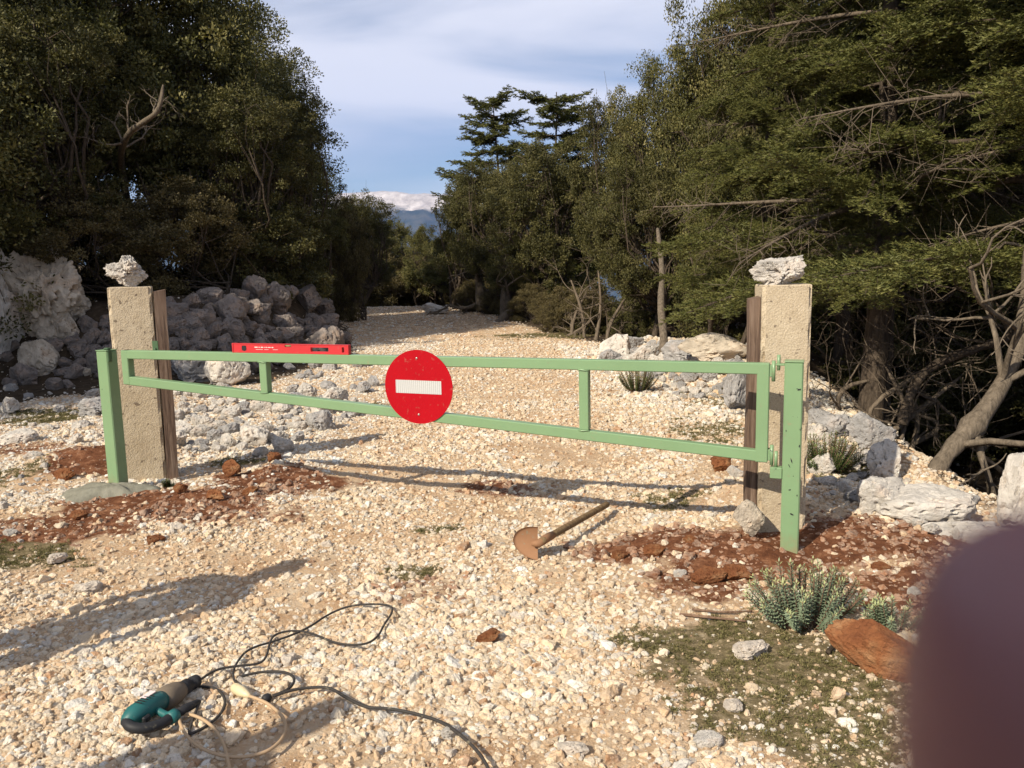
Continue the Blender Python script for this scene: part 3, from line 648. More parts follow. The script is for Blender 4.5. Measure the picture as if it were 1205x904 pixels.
field([(92, 440), (95, 395), (150, 372), (200, 362), (290, 356), (345, 358), (388, 372), (400, 390), (412, 406), (365, 428), (300, 440), (205, 448)], 125, 14, 36, ['bank'], 'shaded grey limestone rock in the jumbled bank left of the track', 'rocks of the shaded bank', (.75, 1.15), (.05, .25), .55, 1.2)
field([(0, 455), (0, 400), (90, 395), (120, 450), (60, 462)], 20, 16, 38, ['bank', 'warm', 'bank'], 'brownish rock piled below the largest boulder at the left', 'rocks below the largest boulder')
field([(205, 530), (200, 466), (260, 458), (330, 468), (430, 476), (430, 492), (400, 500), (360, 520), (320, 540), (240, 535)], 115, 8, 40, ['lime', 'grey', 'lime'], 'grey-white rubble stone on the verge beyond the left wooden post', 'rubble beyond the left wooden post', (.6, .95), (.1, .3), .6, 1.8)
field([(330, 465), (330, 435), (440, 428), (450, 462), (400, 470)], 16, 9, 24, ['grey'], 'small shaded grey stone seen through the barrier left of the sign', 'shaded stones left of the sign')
field([(0, 640), (0, 455), (118, 462), (128, 520), (60, 545), (40, 640)], 26, 8, 26, ['lime', 'lime', 'grey'], 'pale stone scattered on the verge left of the left green post', 'stones on the left verge', (.5, .8), (.15, .35), .9, 2)
field([(700, 428), (735, 405), (790, 408), (880, 405), (880, 470), (800, 470), (760, 445)], 75, 10, 38, ['lime', 'grey', 'grey'], 'grey-white stone in the pile right of the track', 'stones of the right pile', (.6, .9), (.1, .3), .6, 1.7)
field([(950, 500), (1010, 505), (1060, 560), (1150, 590), (1200, 640), (1120, 640), (1040, 612), (985, 590), (950, 540)], 62, 9, 38, ['lime', 'lime', 'grey'], 'whitish stone on the bank right of the right concrete pillar', 'stones of the right bank', (.55, .9), (.1, .3), .62, 1.6)

def keep_largest(n_keep):
    rk = [o for o in COL.objects if o.get('category') == 'rock']; fr = [o for o in rk if o.get('group')]
    fr.sort(key=lambda o: -o.scale[0]/max(depth(o.location), 1)); cut = fr[max(0, n_keep-(len(rk)-len(fr))):]
    sh = bpy.data.collections.new('stone_shapes'); ms = []
    for o in cut:
        if o.data not in ms: ms.append(o.data)
    for i, m_ in enumerate(ms): sh.objects.link(bpy.data.objects.new('stone_shape_%03d' % i, m_))
    P = np.array([o.location[:] for o in cut]); A = np.array([o.rotation_euler[:] for o in cut]); S = np.array([o.scale[:] for o in cut]); I = np.array([ms.index(o.data) for o in cut], np.int32)
    for o in cut: bpy.data.objects.remove(o)
    return sh, P, A, S, I
# ------------------------------------------------------------------ gravel (nobody could count it)
protos = bpy.data.collections.new('gravel_shapes')
for i in range(10):
    me = rock_mesh('pebble', 300+i, 2 if i < 8 else 3, M['pebble'], 9, .14, .0, (1, random.uniform(.7, .95), random.uniform(.5, .8)))
    me.polygons.foreach_set('use_smooth', np.zeros(len(me.polygons), bool)); o = bpy.data.objects.new('pebble_shape', me); protos.objects.link(o)
def instancer(name, coll, P, rot, scl, colr, idx, label=None):
    me = bpy.data.meshes.new(name); me.vertices.add(len(P)); me.vertices.foreach_set('co', P.astype(np.float32).ravel())
    for nm, ty, dat in (('rot', 'FLOAT_VECTOR', rot), ('scl', 'FLOAT_VECTOR', scl), ('gc0', 'FLOAT_COLOR', colr), ('pid', 'INT', idx)):
        a = me.attributes.new(nm, ty, 'POINT'); a.data.foreach_set({'FLOAT_VECTOR': 'vector', 'FLOAT_COLOR': 'color', 'INT': 'value'}[ty], np.ascontiguousarray(dat).ravel())
    o = bpy.data.objects.new(name, me); COL.objects.link(o)
    ng = bpy.data.node_groups.new(name, 'GeometryNodeTree'); ng.interface.new_socket('Geometry', in_out='INPUT', socket_type='NodeSocketGeometry'); ng.interface.new_socket('Geometry', in_out='OUTPUT', socket_type='NodeSocketGeometry')
    n = ng.nodes; l = ng.links; gi = n.new('NodeGroupInput'); go = n.new('NodeGroupOutput'); ip = n.new('GeometryNodeInstanceOnPoints'); ci = n.new('GeometryNodeCollectionInfo')
    ci.inputs['Collection'].default_value = coll; ci.inputs['Separate Children'].default_value = True; ci.inputs['Reset Children'].default_value = True; ip.inputs['Pick Instance'].default_value = True
    def na(nm, ty): a = n.new('GeometryNodeInputNamedAttribute'); a.data_type = ty; a.inputs['Name'].default_value = nm; return a.outputs['Attribute']
    er = n.new('FunctionNodeEulerToRotation')
    l.new(na('rot', 'FLOAT_VECTOR'), er.inputs[0]); l.new(er.outputs[0], ip.inputs['Rotation']); l.new(na('scl', 'FLOAT_VECTOR'), ip.inputs['Scale']); l.new(na('pid', 'INT'), ip.inputs['Instance Index'])
    l.new(gi.outputs[0], ip.inputs['Points']); l.new(ci.outputs[0], ip.inputs['Instance'])
    st = n.new('GeometryNodeStoreNamedAttribute'); st.data_type = 'FLOAT_COLOR'; st.domain = 'INSTANCE'; st.inputs['Name'].default_value = 'gc'
    l.new(ip.outputs[0], st.inputs['Geometry']); l.new(na('gc0', 'FLOAT_COLOR'), st.inputs['Value']); l.new(st.outputs[0], go.inputs[0])
    md = o.modifiers.new(name, 'NODES'); md.node_group = ng; tag(o, label, kind='stuff'); return o
sh_, P_, A_, S_, I_ = keep_largest(292)
instancer('rubble', sh_, P_, A_, S_, np.ones((len(P_), 4)), I_, 'small grey-white stones scattered between the larger rocks')
pp = []
for (a, b, dens, s0, s1, pw) in ((1.6, 3.4, 12500, .0045, .034, 3.8), (3.4, 5.5, 6800, .0055, .036, 3.6), (5.5, 9., 2500, .008, .040, 3.), (9., 16., 950, .010, .042, 2.6), (16., 34., 150, .016, .055, 2.)):
    A = .66*(b*b-a*a)+.4*(b-a); n = int(A*dens); y = np.sqrt(rng.uniform(a*a, b*b, n)); x = rng.uniform(-1, 1, n)*(y*.64+.25); s = s0+(s1-s0)*rng.random(n)**pw
    pp.append(np.stack([x, y, s], 1))
pp = np.concatenate(pp); x, y, s = pp.T
so_ = zone(x, y, SOIL); mo = zone(x, y, MOSS); fo_ = np.maximum(forest(x, y), .6*ss((y-13)/8)); cl = n2(x, y, 1.1, 5., 3)
pile = np.maximum(ss((sdpoly(x, y, RPILE)+1.6)/1.2), 0)*(x > .8)
xc_ = .35-.13*y; rut = sum(np.exp(-((x-xc_-q+.12*n2(x, y, .7, 2.))/.22)**2) for q in (-.8, .75))*(y < 14)
keep = rng.random(len(x)) < (1-.55*so_)*(1-.62*mo)*(1-.97*fo_)*(1-.6*ss((cl-.02)*5)*(y < 7))*(1-.5*rut); x, y, s, so_, mo, pile, cl = (q[keep] for q in (x, y, s, so_, mo, pile, cl))
s = s*(1+.3*ss((-cl-.05)*5))*(1+.15*so_)*(1-.3*mo)*np.where(rng.random(len(s)) < .022, rng.uniform(1.4, 2.8, len(s)), 1.); s = np.minimum(s, .065); s = s*(1+.7*pile*(rng.random(len(x))**1))
n = len(x); big = s > .03
z = T(x, y) + np.where(y < 16, .012*n2(x, y, 9., 7., 3) + .006*n2(x, y, 30., 8., 2), 0) - s*.02
base = np.array([[.70, .54, .36], [.73, .61, .45], [.61, .42, .25], [.75, .68, .57], [.55, .48, .40], [.44, .24, .12], [.77, .73, .66], [.20, .085, .042], [.33, .16, .085]])
pr = np.array([.30, .26, .17, .12, .07, .02, .06]); ci_ = rng.choice(7, n, p=pr); ci_ = np.where((rng.random(n) < .5*ss((cl)*4)), rng.choice([0, 2, 2, 5], n, p=[.4, .3, .22, .08]), ci_); grayz = np.maximum(pile, ((x < -1.3) & (y > 5.2)))*.7
g2 = rng.choice([3, 4, 6, 1], n, p=[.35, .2, .3, .15]); ci_ = np.where(rng.random(n) < grayz, g2, ci_); ci_ = np.where(rng.random(n) < so_*.9, 7+rng.integers(0, 2, n), ci_)
colr = base[ci_]*rng.uniform(.78, 1.12, (n, 1)); colr = np.concatenate([np.clip(colr, 0, .80), np.ones((n, 1))], 1)
sc = s[:, None]*rng.uniform(.75, 1.25, (n, 3)); rot = np.stack([rng.normal(0, .35, n), rng.normal(0, .35, n), rng.uniform(0, 6.28, n)], 1)
instancer('gravel', protos, np.stack([x, y, z], 1), rot, sc*1.15, colr, np.where(big, 8+rng.integers(0, 2, n), rng.integers(0, 8, n)).astype(np.int32), 'cream and orange limestone gravel covering the track')
print('pebbles', n)
# low herbs and moss
tufts = bpy.data.collections.new('tuft_shapes')
def leafset(base, d, nrm, length, width, fold=.25):      # leaves as folded diamonds
    d = d/np.linalg.norm(d, axis=1)[:, None]; sd = np.cross(d, nrm); sd /= np.maximum(np.linalg.norm(sd, axis=1), 1e-6)[:, None]; up = np.cross(sd, d)
    L_ = length[:, None]; w_ = width[:, None]
    V = np.stack([base, base+d*L_*.5+sd*w_*.5+up*w_*fold, base+d*L_, base+d*L_*.5-sd*w_*.5+up*w_*fold], 1).reshape(-1, 3)
    k = np.arange(len(base))*4; F = np.concatenate([np.stack([k, k+1, k+2], 1), np.stack([k, k+2, k+3], 1)]); return V, F
for i in range(5):
    r = np.random.default_rng(60+i); k = 26; b = np.stack([r.normal(0, .35, k), r.normal(0, .35, k), r.uniform(-.1, .15, k)], 1); d = np.stack([r.normal(0, .8, k), r.normal(0, .8, k), r.uniform(.2, 1., k)], 1)
    V, F = leafset(b, d, r.normal(size=(k, 3)), r.uniform(.35, .8, k), r.uniform(.10, .2, k)); me = mesh_np('tuft', V, F, M['herb'], {'v': np.repeat(np.clip(r.normal(.5, .25, k), 0, 1), 4)})
    tufts.objects.link(bpy.data.objects.new('tuft_shape', me))
x = rng.uniform(-7, 7, 420000); y = rng.uniform(1.8, 17, 420000); mz = zone(x, y, MOSS, .55)*ss(n2(x, y, 6., 3., 4)*2.2+.9); k = (mz > .25) & (rng.random(len(x)) < mz*np.clip(1.5/(y*.22), .2, 1)) & (np.abs(x) < y*.66+.3); x, y = x[k], y[k]; n = len(x)
z = T(x, y) + .012*n2(x, y, 9., 7., 3); s = rng.uniform(.008, .024, n)*(1+.05*y)
instancer('ground_herbs', tufts, np.stack([x, y, z+.001], 1), np.stack([rng.normal(0, .2, n), rng.normal(0, .2, n), rng.uniform(0, 6.28, n)], 1), np.repeat(s[:, None], 3, 1), np.ones((n, 4)), rng.integers(0, 5, n).astype(np.int32), 'low mossy green and brown herbs on the stony ground')
print('tufts', n)

# ------------------------------------------------------------------ tools and cables
def wpt(px, py, h=.008): p = W(px, py, h); return Vector(p)
def smooth(P, k=3):
    P = [Vector(p) for p in P]
    for _ in range(k):
        Q = [P[0]]
        for a, b in zip(P, P[1:]): Q += [a*.75+b*.25, a*.25+b*.75]
        Q.append(P[-1]); P = Q
    return P
def cable(pix, rad, h=.022): return smooth([wpt(a, b, h+rad+random.uniform(0, .006)) for a, b in pix], 3)
c7 = lambda L_: [(80+x/3.0125, 680+y/3.0125) for x, y in L_]
ext = c7([(600, 380), (580, 345), (600, 295), (640, 250), (750, 220), (850, 180), (920, 130), (1000, 97), (1100, 92), (1150, 100), (1150, 125), (1120, 165), (1100, 210), (1050, 240), (950, 235), (870, 197), (800, 185), (735, 198), (716, 225), (705, 280), (680, 306), (600, 312), (520, 325), (455, 372)])
t = cable(ext, .0045); MBc = MB().tube(t, .0045, 8); o = MBc.build('power_cable', M['cord']); tag(o, 'thin black cable looping over the gravel above the teal power tool', 'cable')
ext2 = c7([(598, 355), (650, 340), (700, 332), (765, 332), (803, 350), (800, 378), (770, 402), (725, 418)])
o = MB().tube(cable(ext2, .005), .005, 8).build('power_cable', M['cord']); tag(o, 'short loop of black cable right beside the cream connector', 'cable')
ext3 = c7([(730, 420), (790, 398), (860, 388), (930, 388), (985, 425), (1060, 462)]) + [(450, 833), (483, 838), (520, 849), (545, 867), (566, 888), (580, 915), (590, 960)]
extc = empty('extension_cable'); tag(extc, 'dark cable running from the connector off the bottom of the picture', 'cable')
MB().tube(cable(ext3, .0055), .0055, 8).build('cable_sheath', M['cord'], extc)
p = wpt(*c7([(720, 420)])[0], .02); q = wpt(*c7([(690, 432)])[0], .02); MB().tube([q, q.lerp(p, .3), q.lerp(p, .7), p], [.010, .015, .015, .008], 12).build('socket', M['black'], extc)
be = c7([(645, 420), (680, 432), (720, 452), (770, 500), (772, 545), (750, 585), (700, 620), (620, 638), (540, 632), (460, 600), (415, 555), (392, 505), (400, 482), (440, 484), (500, 512), (545, 570), (562, 620), (572, 668), (580, 740)])
bec = empty('extension_cable'); tag(bec, 'dusty beige cable with cream connector looped in front of the power tool', 'cable')
MB().tube(cable(be, .0055), .0055, 8).build('cable_sheath', M['beige'], bec)
a_, b_ = wpt(*c7([(588, 388)])[0], .026), wpt(*c7([(645, 420)])[0], .022)
MB().tube([a_, a_.lerp(b_, .12), a_.lerp(b_, .5), a_.lerp(b_, .78), b_], [.015, .019, .019, .013, .007], 14).build('connector_plug', M['cream'], bec)
def power_tool():
    o = empty('power_tool'); tag(o, 'dusty teal and black power drill lying on its side on the gravel', 'power drill')
    A, B = wpt(150, 848, .055), wpt(228, 803, .045); ax = (B-A).normalized(); L_ = (B-A).length
    up = Vector((0, 0, 1)); sdv = ax.cross(up).normalized(); up = sdv.cross(ax)
    def pt(t, s=0., u=0.): return A + ax*(L_*t) + sdv*s + up*u
    MB().tube([pt(-.06), pt(0), pt(.08, 0, .004), pt(.25, 0, .006), pt(.42, 0, .004), pt(.50)], [.012, .030, .040, .043, .040, .036], 20, flat=.85).build('motor_housing', M['teal'], o)
    MB().tube([pt(.485), pt(.5), pt(.6), pt(.72), pt(.80)], [.034, .041, .041, .037, .028], 20).build('gearbox', M['dusty'], o)
    MB().tube([pt(.79), pt(.82), pt(.90), pt(.905), pt(.97), pt(.975), pt(1.05), pt(1.09)], [.024, .026, .026, .021, .021, .024, .022, .012], 18).build('chuck', M['black'], o)
    hp = [pt(-.02, 0, .0), pt(-.08, .035, -.005), pt(-.02, .075, -.012), pt(.14, .098, -.014), pt(.28, .100, -.010)]
    MB().tube(smooth(hp, 2), .017, 12, flat=1.).build('rear_handle', M['black'], o)
    MB().tube(smooth([pt(.30, .030, .0), pt(.29, .06, -.006), pt(.27, .104, -.010)], 2), .012, 12).build('handle_brace', M['teal'], o)
    MB().tube([pt(.24, .100, -.011), pt(.30, .1005, -.010), pt(.34, .101, -.009)], .0215, 14).build('grip_collar', M['teal'], o)
    MB().tube(smooth([pt(.33, .101, -.008), pt(.50, .104, -.008), pt(.72, .104, -.010)], 2), [.0145]*10, 12).build('side_grip', M['black'], o) if False else MB().tube([pt(.33, .101, -.008), pt(.50, .104, -.008), pt(.66, .104, -.012), pt(.70, .104, -.013)], [.015, .0155, .012, .007], 12).build('side_grip', M['black'], o)
    MB().box(pt(.10, .048, .0), (.030, .014, .022), Matrix.Rotation(math.atan2(ax.y, ax.x), 4, 'Z'), bev=.004).build('trigger', M['black'], o)
    MB().box(pt(.30, -.002, .046), (.050, .022, .003), Matrix.Rotation(math.atan2(ax.y, ax.x), 4, 'Z'), bev=.001).build('name_plate', M['print'], o)
    v = MB()
    for k in range(5): v.box(pt(.12+.045*k, .010, .0455), (.003, .028, .003), Matrix.Rotation(math.atan2(ax.y, ax.x), 4, 'Z'))
    v.build('cooling_vents', M['black'], o)
    cc = c7([(420, 560), (455, 545), (500, 522), (545, 480), (560, 440), (545, 405), (510, 388), (460, 385), (425, 398)])
    e_ = pt(.70, .104, -.013); MB().tube(smooth([e_]+[wpt(a, b, .014) for a, b in cc], 3), .005, 8).build('tool_cord', M['cord'], o)
power_tool()
def shovel():
    o = empty('shovel'); tag(o, 'earth-coated shovel with a rounded blade and short wooden handle lying on the gravel', 'shovel')
    Z = depth(W(630, 658)); 
    c = at(633, 640, Z-.03); e = W(715, 607); e = np.array(e)+np.array([0, 0, .07]); s0 = at(637, 637, Z-.03)
    sv, ev = Vector(s0), Vector(e)
    if (ev-sv).length > .9: ev = sv+(ev-sv).normalized()*.9
    MB().tube([sv.lerp(ev, t) for t in (0, .05, .3, .6, .9, .985, 1.)], [.016, .018, .0185, .018, .018, .018, .014], 14).build('handle', M['handle'], o)
    k = Z/FPX; a1, b1 = 38*k, 19.5*k; n = 22; V = []; F = []
    yaxis = Vector(cu); xaxis = Vector(cr); zaxis = Vector(-fwd)
    xaxis = (xaxis*.94 + zaxis*.25).normalized(); 
    rows = []
    for i in range(n+1):
        th_ = math.pi/2*1 + math.pi*i/n; rows.append((math.cos(th_)*30*k, math.sin(th_)*b1*(1.0)))
    cen = Vector(at(633, 640, Z-.03)); m_ = 7
    for side in (0, 1):
        for j in range(m_+1):
            t = j/m_
            for (x_, y_) in rows: V.append(cen + xaxis*x_*t + yaxis*(y_*t-x_*.10*t) + zaxis*(-.022*(1-t*t)-.004*side))
    nr = n+1
    for side in (0, 1):
        b = side*nr*(m_+1)
        for j in range(m_):
            for i in range(n):
                q = (b+j*nr+i, b+j*nr+i+1, b+(j+1)*nr+i+1, b+(j+1)*nr+i); F.append(q if side else q[::-1])
    b2 = nr*(m_+1)
    for i in range(n): F.append((m_*nr+i, m_*nr+i+1, b2+m_*nr+i+1, b2+m_*nr+i))
    MB().add(V, F, True).build('blade', M['rust'], o)
    MB().tube([cen+xaxis*(-.03)+zaxis*.004, cen+zaxis*.006, sv.lerp(ev, .05), sv.lerp(ev, .14)], [.012, .020, .022, .0205], 12).build('socket', M['rust'], o)
shovel()
def brown_rock():
    me = rock_mesh('rock', 643, 6, M['redrock'], 22, .07, .05, (1, .55, .55), .1); P = W(1052, 800); o = bpy.data.objects.new('rock', me); COL.objects.link(o); k = 118*depth(P)/FPX
    o.scale = (k*1.14, k*1.0, k*1.0); o.location = (P[0], P[1]+.06, P[2]+k*.21); o.rotation_euler = (R(5), R(20), -R(28)); tag(o, 'long earth-brown rock lying below the blue-green bush at the lower right', 'rock')
brown_rock()
def stick(pix, r, mat, label, hs):
    P = [wpt(a, b, h) for (a, b), h in zip(pix, hs)]; P = smooth(P, 2); o = MB().tube(P, [r*(1-.4*i/len(P)) for i in range(len(P))], 7).build('stick', M[mat]); tag(o, label, 'stick')
stick([(974, 768), (988, 752), (1003, 738)], .010, 'bark', 'dark stick poking out beside the long brown rock', (.01, .03, .07))
stick([(800, 723), (840, 727), (878, 731)], .007, 'deadred', 'reddish dry stick lying left of the blue-green bush', (.01, .02, .012))
stick([(815, 717), (850, 721), (885, 719)], .006, 'deadred', 'thinner orange stick just above the reddish dry stick', (.015, .02, .012))

# ------------------------------------------------------------------ plants
def spurge(name, P, rad, hgt, nst, seed, label, lean=0., cat='bush', mat='spurge'):
    r = np.random.default_rng(seed); o = empty(name, P); tag(o, label, cat); st = MB(); B = []; D = []; Nn = []; Ln = []; Vv = []
    for i in range(nst):
        az = r.uniform(0, 6.28); rr = math.sqrt(r.random()); tip = np.array([math.cos(az)*rad*rr+lean*rad*.3, math.sin(az)*rad*rr*.8, hgt*(1.0-.5*rr*rr)*r.uniform(.8, 1.1)]); b0 = np.array([math.cos(az)*rad*.12, math.sin(az)*rad*.12, -.01])
        pts = [b0*(1-t)+tip*np.array([t**.8, t**.8, t**1.25]) for t in np.linspace(0, 1, 9)]; st.tube(pts, [.0045*(1-.6*t) for t in np.linspace(0, 1, 9)], 5)
        for k in range(58):
            t = .35+.65*(k/58); j = min(int(t*8), 7); f = t*8-j; p = pts[j]*(1-f)+pts[j+1]*f; ax = pts[j+1]-pts[j]; ax /= np.linalg.norm(ax); u = np.cross(ax, [.3, .5, .8]); u /= np.linalg.norm(u); v = np.cross(ax, u)
            a = k*2.4; d = (u*math.cos(a)+v*math.sin(a))*.9+ax*(.35+.9*max(0, t-.9)*8)
            B.append(p); D.append(d); Nn.append(ax); Ln.append(.021*(1.15-.45*abs(t-.6))*r.uniform(.85, 1.15)); Vv.append(np.clip(.25+.45*(t > .93)+r.normal(0, .12)+.2*(t-.5), 0, 1))
    V, F = leafset(np.array(B), np.array(D), np.array(Nn), np.array(Ln), np.array(Ln)*.30, .12)
    st.build('stems', M['deadred'], o); me = mesh_np('foliage', V, F, M[mat], {'v': np.repeat(Vv, 4)}); link(bpy.data.objects.new('foliage', me), o); return o
p = W(948, 735); spurge('spurge_bush', p, .27, .26, 80, 5, 'large blue-green spurge bush with narrow leaves at the foot of the right green post', -.1)
p = W(1052, 742); spurge('spurge_bush', p, .13, .15, 26, 6, 'smaller blue-green spurge bush between the brown rock and the red soil')
p = W(1008, 772); spurge('spurge_plant', p, .05, .06, 7, 8, 'tiny pale green seedling beside the brown rock', cat='plant')
p = W(972, 556); spurge('green_shrub', p, .26, .28, 90, 9, 'dark green leafy clump in the shade right of the right concrete pillar', mat='fresh', cat='shrub')
p = W(750, 462); spurge('green_shrub', p, .24, .34, 75, 10, 'small yellow-green shrub growing in the gravel beside the right stone pile', mat='fresh', cat='shrub')
p = W(196, 575); spurge('weed', p, .05, .05, 8, 12, 'tiny green weed at the foot of the left wooden post', mat='fresh', cat='plant')

# ------------------------------------------------------------------ trees
def limb(mb, p, d, L_, r0, r1, n=8, wob=.12, segs=7, r=None, sag=0.):
    pts = [np.array(p, float)]; d = np.array(d, float); d /= np.linalg.norm(d)
    for i in range(segs):
        d = d + r.normal(0, wob, 3); d[2] -= sag; d /= np.linalg.norm(d); pts.append(pts[-1]+d*L_/segs)
    mb.tube(pts, list(np.linspace(r0, r1, segs+1)), n, caps=False); return pts, d
def make_oak(name, seed, H, RX, zc, rz, nlobe=30, ncl=13, nlf=120, leaf=.055, mat='oak', barkm='bark', stems=1, tr=.085, lean=.0, low=.35):
    r = np.random.default_rng(seed); root = empty(name); mb = MB(); tips = []
    # lobes of the crown
    U = r.normal(size=(nlobe, 3)); U /= np.linalg.norm(U, axis=1)[:, None]; U[:, 2] = np.where(U[:, 2] < -.8, -U[:, 2], U[:, 2])
    rad = r.uniform(.50, .86, nlobe); C = U*rad[:, None]*np.array([RX, RX, rz])+np.array([0, 0, zc]); Lr_ = RX*r.uniform(.24, .42, nlobe)
    for s in range(stems):
        b = np.array([r.normal(0, .12*stems), r.normal(0, .12*stems), -.25]); d0 = np.array([r.normal(0, .25), r.normal(0, .25), 1.])
        pts, d = limb(mb, b, d0, H*low+.25, tr*1.25, tr*.85, 10, .10, 8, r); top = pts[-1]
        sel = [i for i in range(nlobe) if i % stems == s]
        for i in sel:
            st = pts[r.integers(5, 9)] if C[i, 2] > zc-rz*.4 else pts[r.integers(4, 7)]; v = C[i]-st; dd = np.linalg.norm(v); m_ = 7; P = []
            off = r.normal(0, .10*dd, 3)
            for t in np.linspace(0, 1, m_+1): P.append(st+v*t+off*math.sin(math.pi*t)+r.normal(0, .018*dd, 3)*(t > 0)*(t < 1))
            rr = tr*r.uniform(.35, .6); mb.tube(P, list(np.linspace(rr, .012, m_+1)), 6, caps=False)
            for _ in range(5):
                e = C[i]+r.normal(0, .5, 3)*Lr_[i]; q = P[r.integers(4, m_+1)]; mid = (q+e)/2+r.normal(0, .08, 3); mb.tube([q, mid, e], [.012, .008, .004], 4, caps=False)
    mb.build('trunk', M[barkm], root)
    B = []; Dd = []; Vv = []
    for i in range(nlobe):
        W_ = r.normal(size=(ncl, 3)); W_ /= np.linalg.norm(W_, axis=1)[:, None]; cc = C[i]+W_*Lr_[i]*r.uniform(.45, 1.05, (ncl, 1))*np.array([1, 1, .75])
        for c in cc:
            k = int(nlf*r.uniform(.5, 1.4)); X = r.normal(size=(k, 3)); X /= np.linalg.norm(X, axis=1)[:, None]; rc = Lr_[i]*r.uniform(.20, .42)
            B.append(c+X*rc*r.random((k, 1))**.45*np.array([1, 1, .62])); Dd.append(X+r.normal(0, .7, (k, 3))+np.array([0, 0, .25])); Vv.append(np.clip(r.normal(.45, .2, k)+r.normal(0, .24), 0, 1))
    B = np.concatenate(B); Dd = np.concatenate(Dd); Vv = np.concatenate(Vv); n = len(B)
    V, F = leafset(B, Dd, r.normal(size=(n, 3))+np.array([0, 0, .8]), leaf*r.uniform(.7, 1.3, n), leaf*.55*r.uniform(.8, 1.2, n), .18)
    me = mesh_np('crown', V, F, M[mat], {'v': np.repeat(Vv, 4)}); link(bpy.data.objects.new('crown', me), root); root['H'] = H; return root
def needles(S0, S1, r, step=.0075, nl=.022, nw=.0032, up=.35):
    d = S1-S0; L_ = np.linalg.norm(d, axis=1); k = np.maximum((L_/step).astype(int), 3); idx = np.repeat(np.arange(len(S0)), k); n = len(idx); t = r.random(n)
    dd = d[idx]/L_[idx][:, None]; base = S0[idx]+d[idx]*t[:, None]; side = np.cross(dd, [0, 0, 1.]); side /= np.maximum(np.linalg.norm(side, axis=1), 1e-3)[:, None]
    sg = np.where(r.random(n) < .5, -1, 1)[:, None]; D = dd*.55+side*sg*r.uniform(.5, 1.1, (n, 1))+np.array([0, 0, 1.])*r.uniform(-.15, up*2, (n, 1)); D /= np.linalg.norm(D, axis=1)[:, None]
    ww = np.cross(D, r.normal(size=(n, 3))); ww /= np.maximum(np.linalg.norm(ww, axis=1), 1e-3)[:, None]; l = nl*r.uniform(.7, 1.2, (n, 1))
    V = np.stack([base-ww*nw*.5, base+ww*nw*.5, base+D*l], 1).reshape(-1, 3); F = np.arange(n*3).reshape(n, 3); return V, F, idx
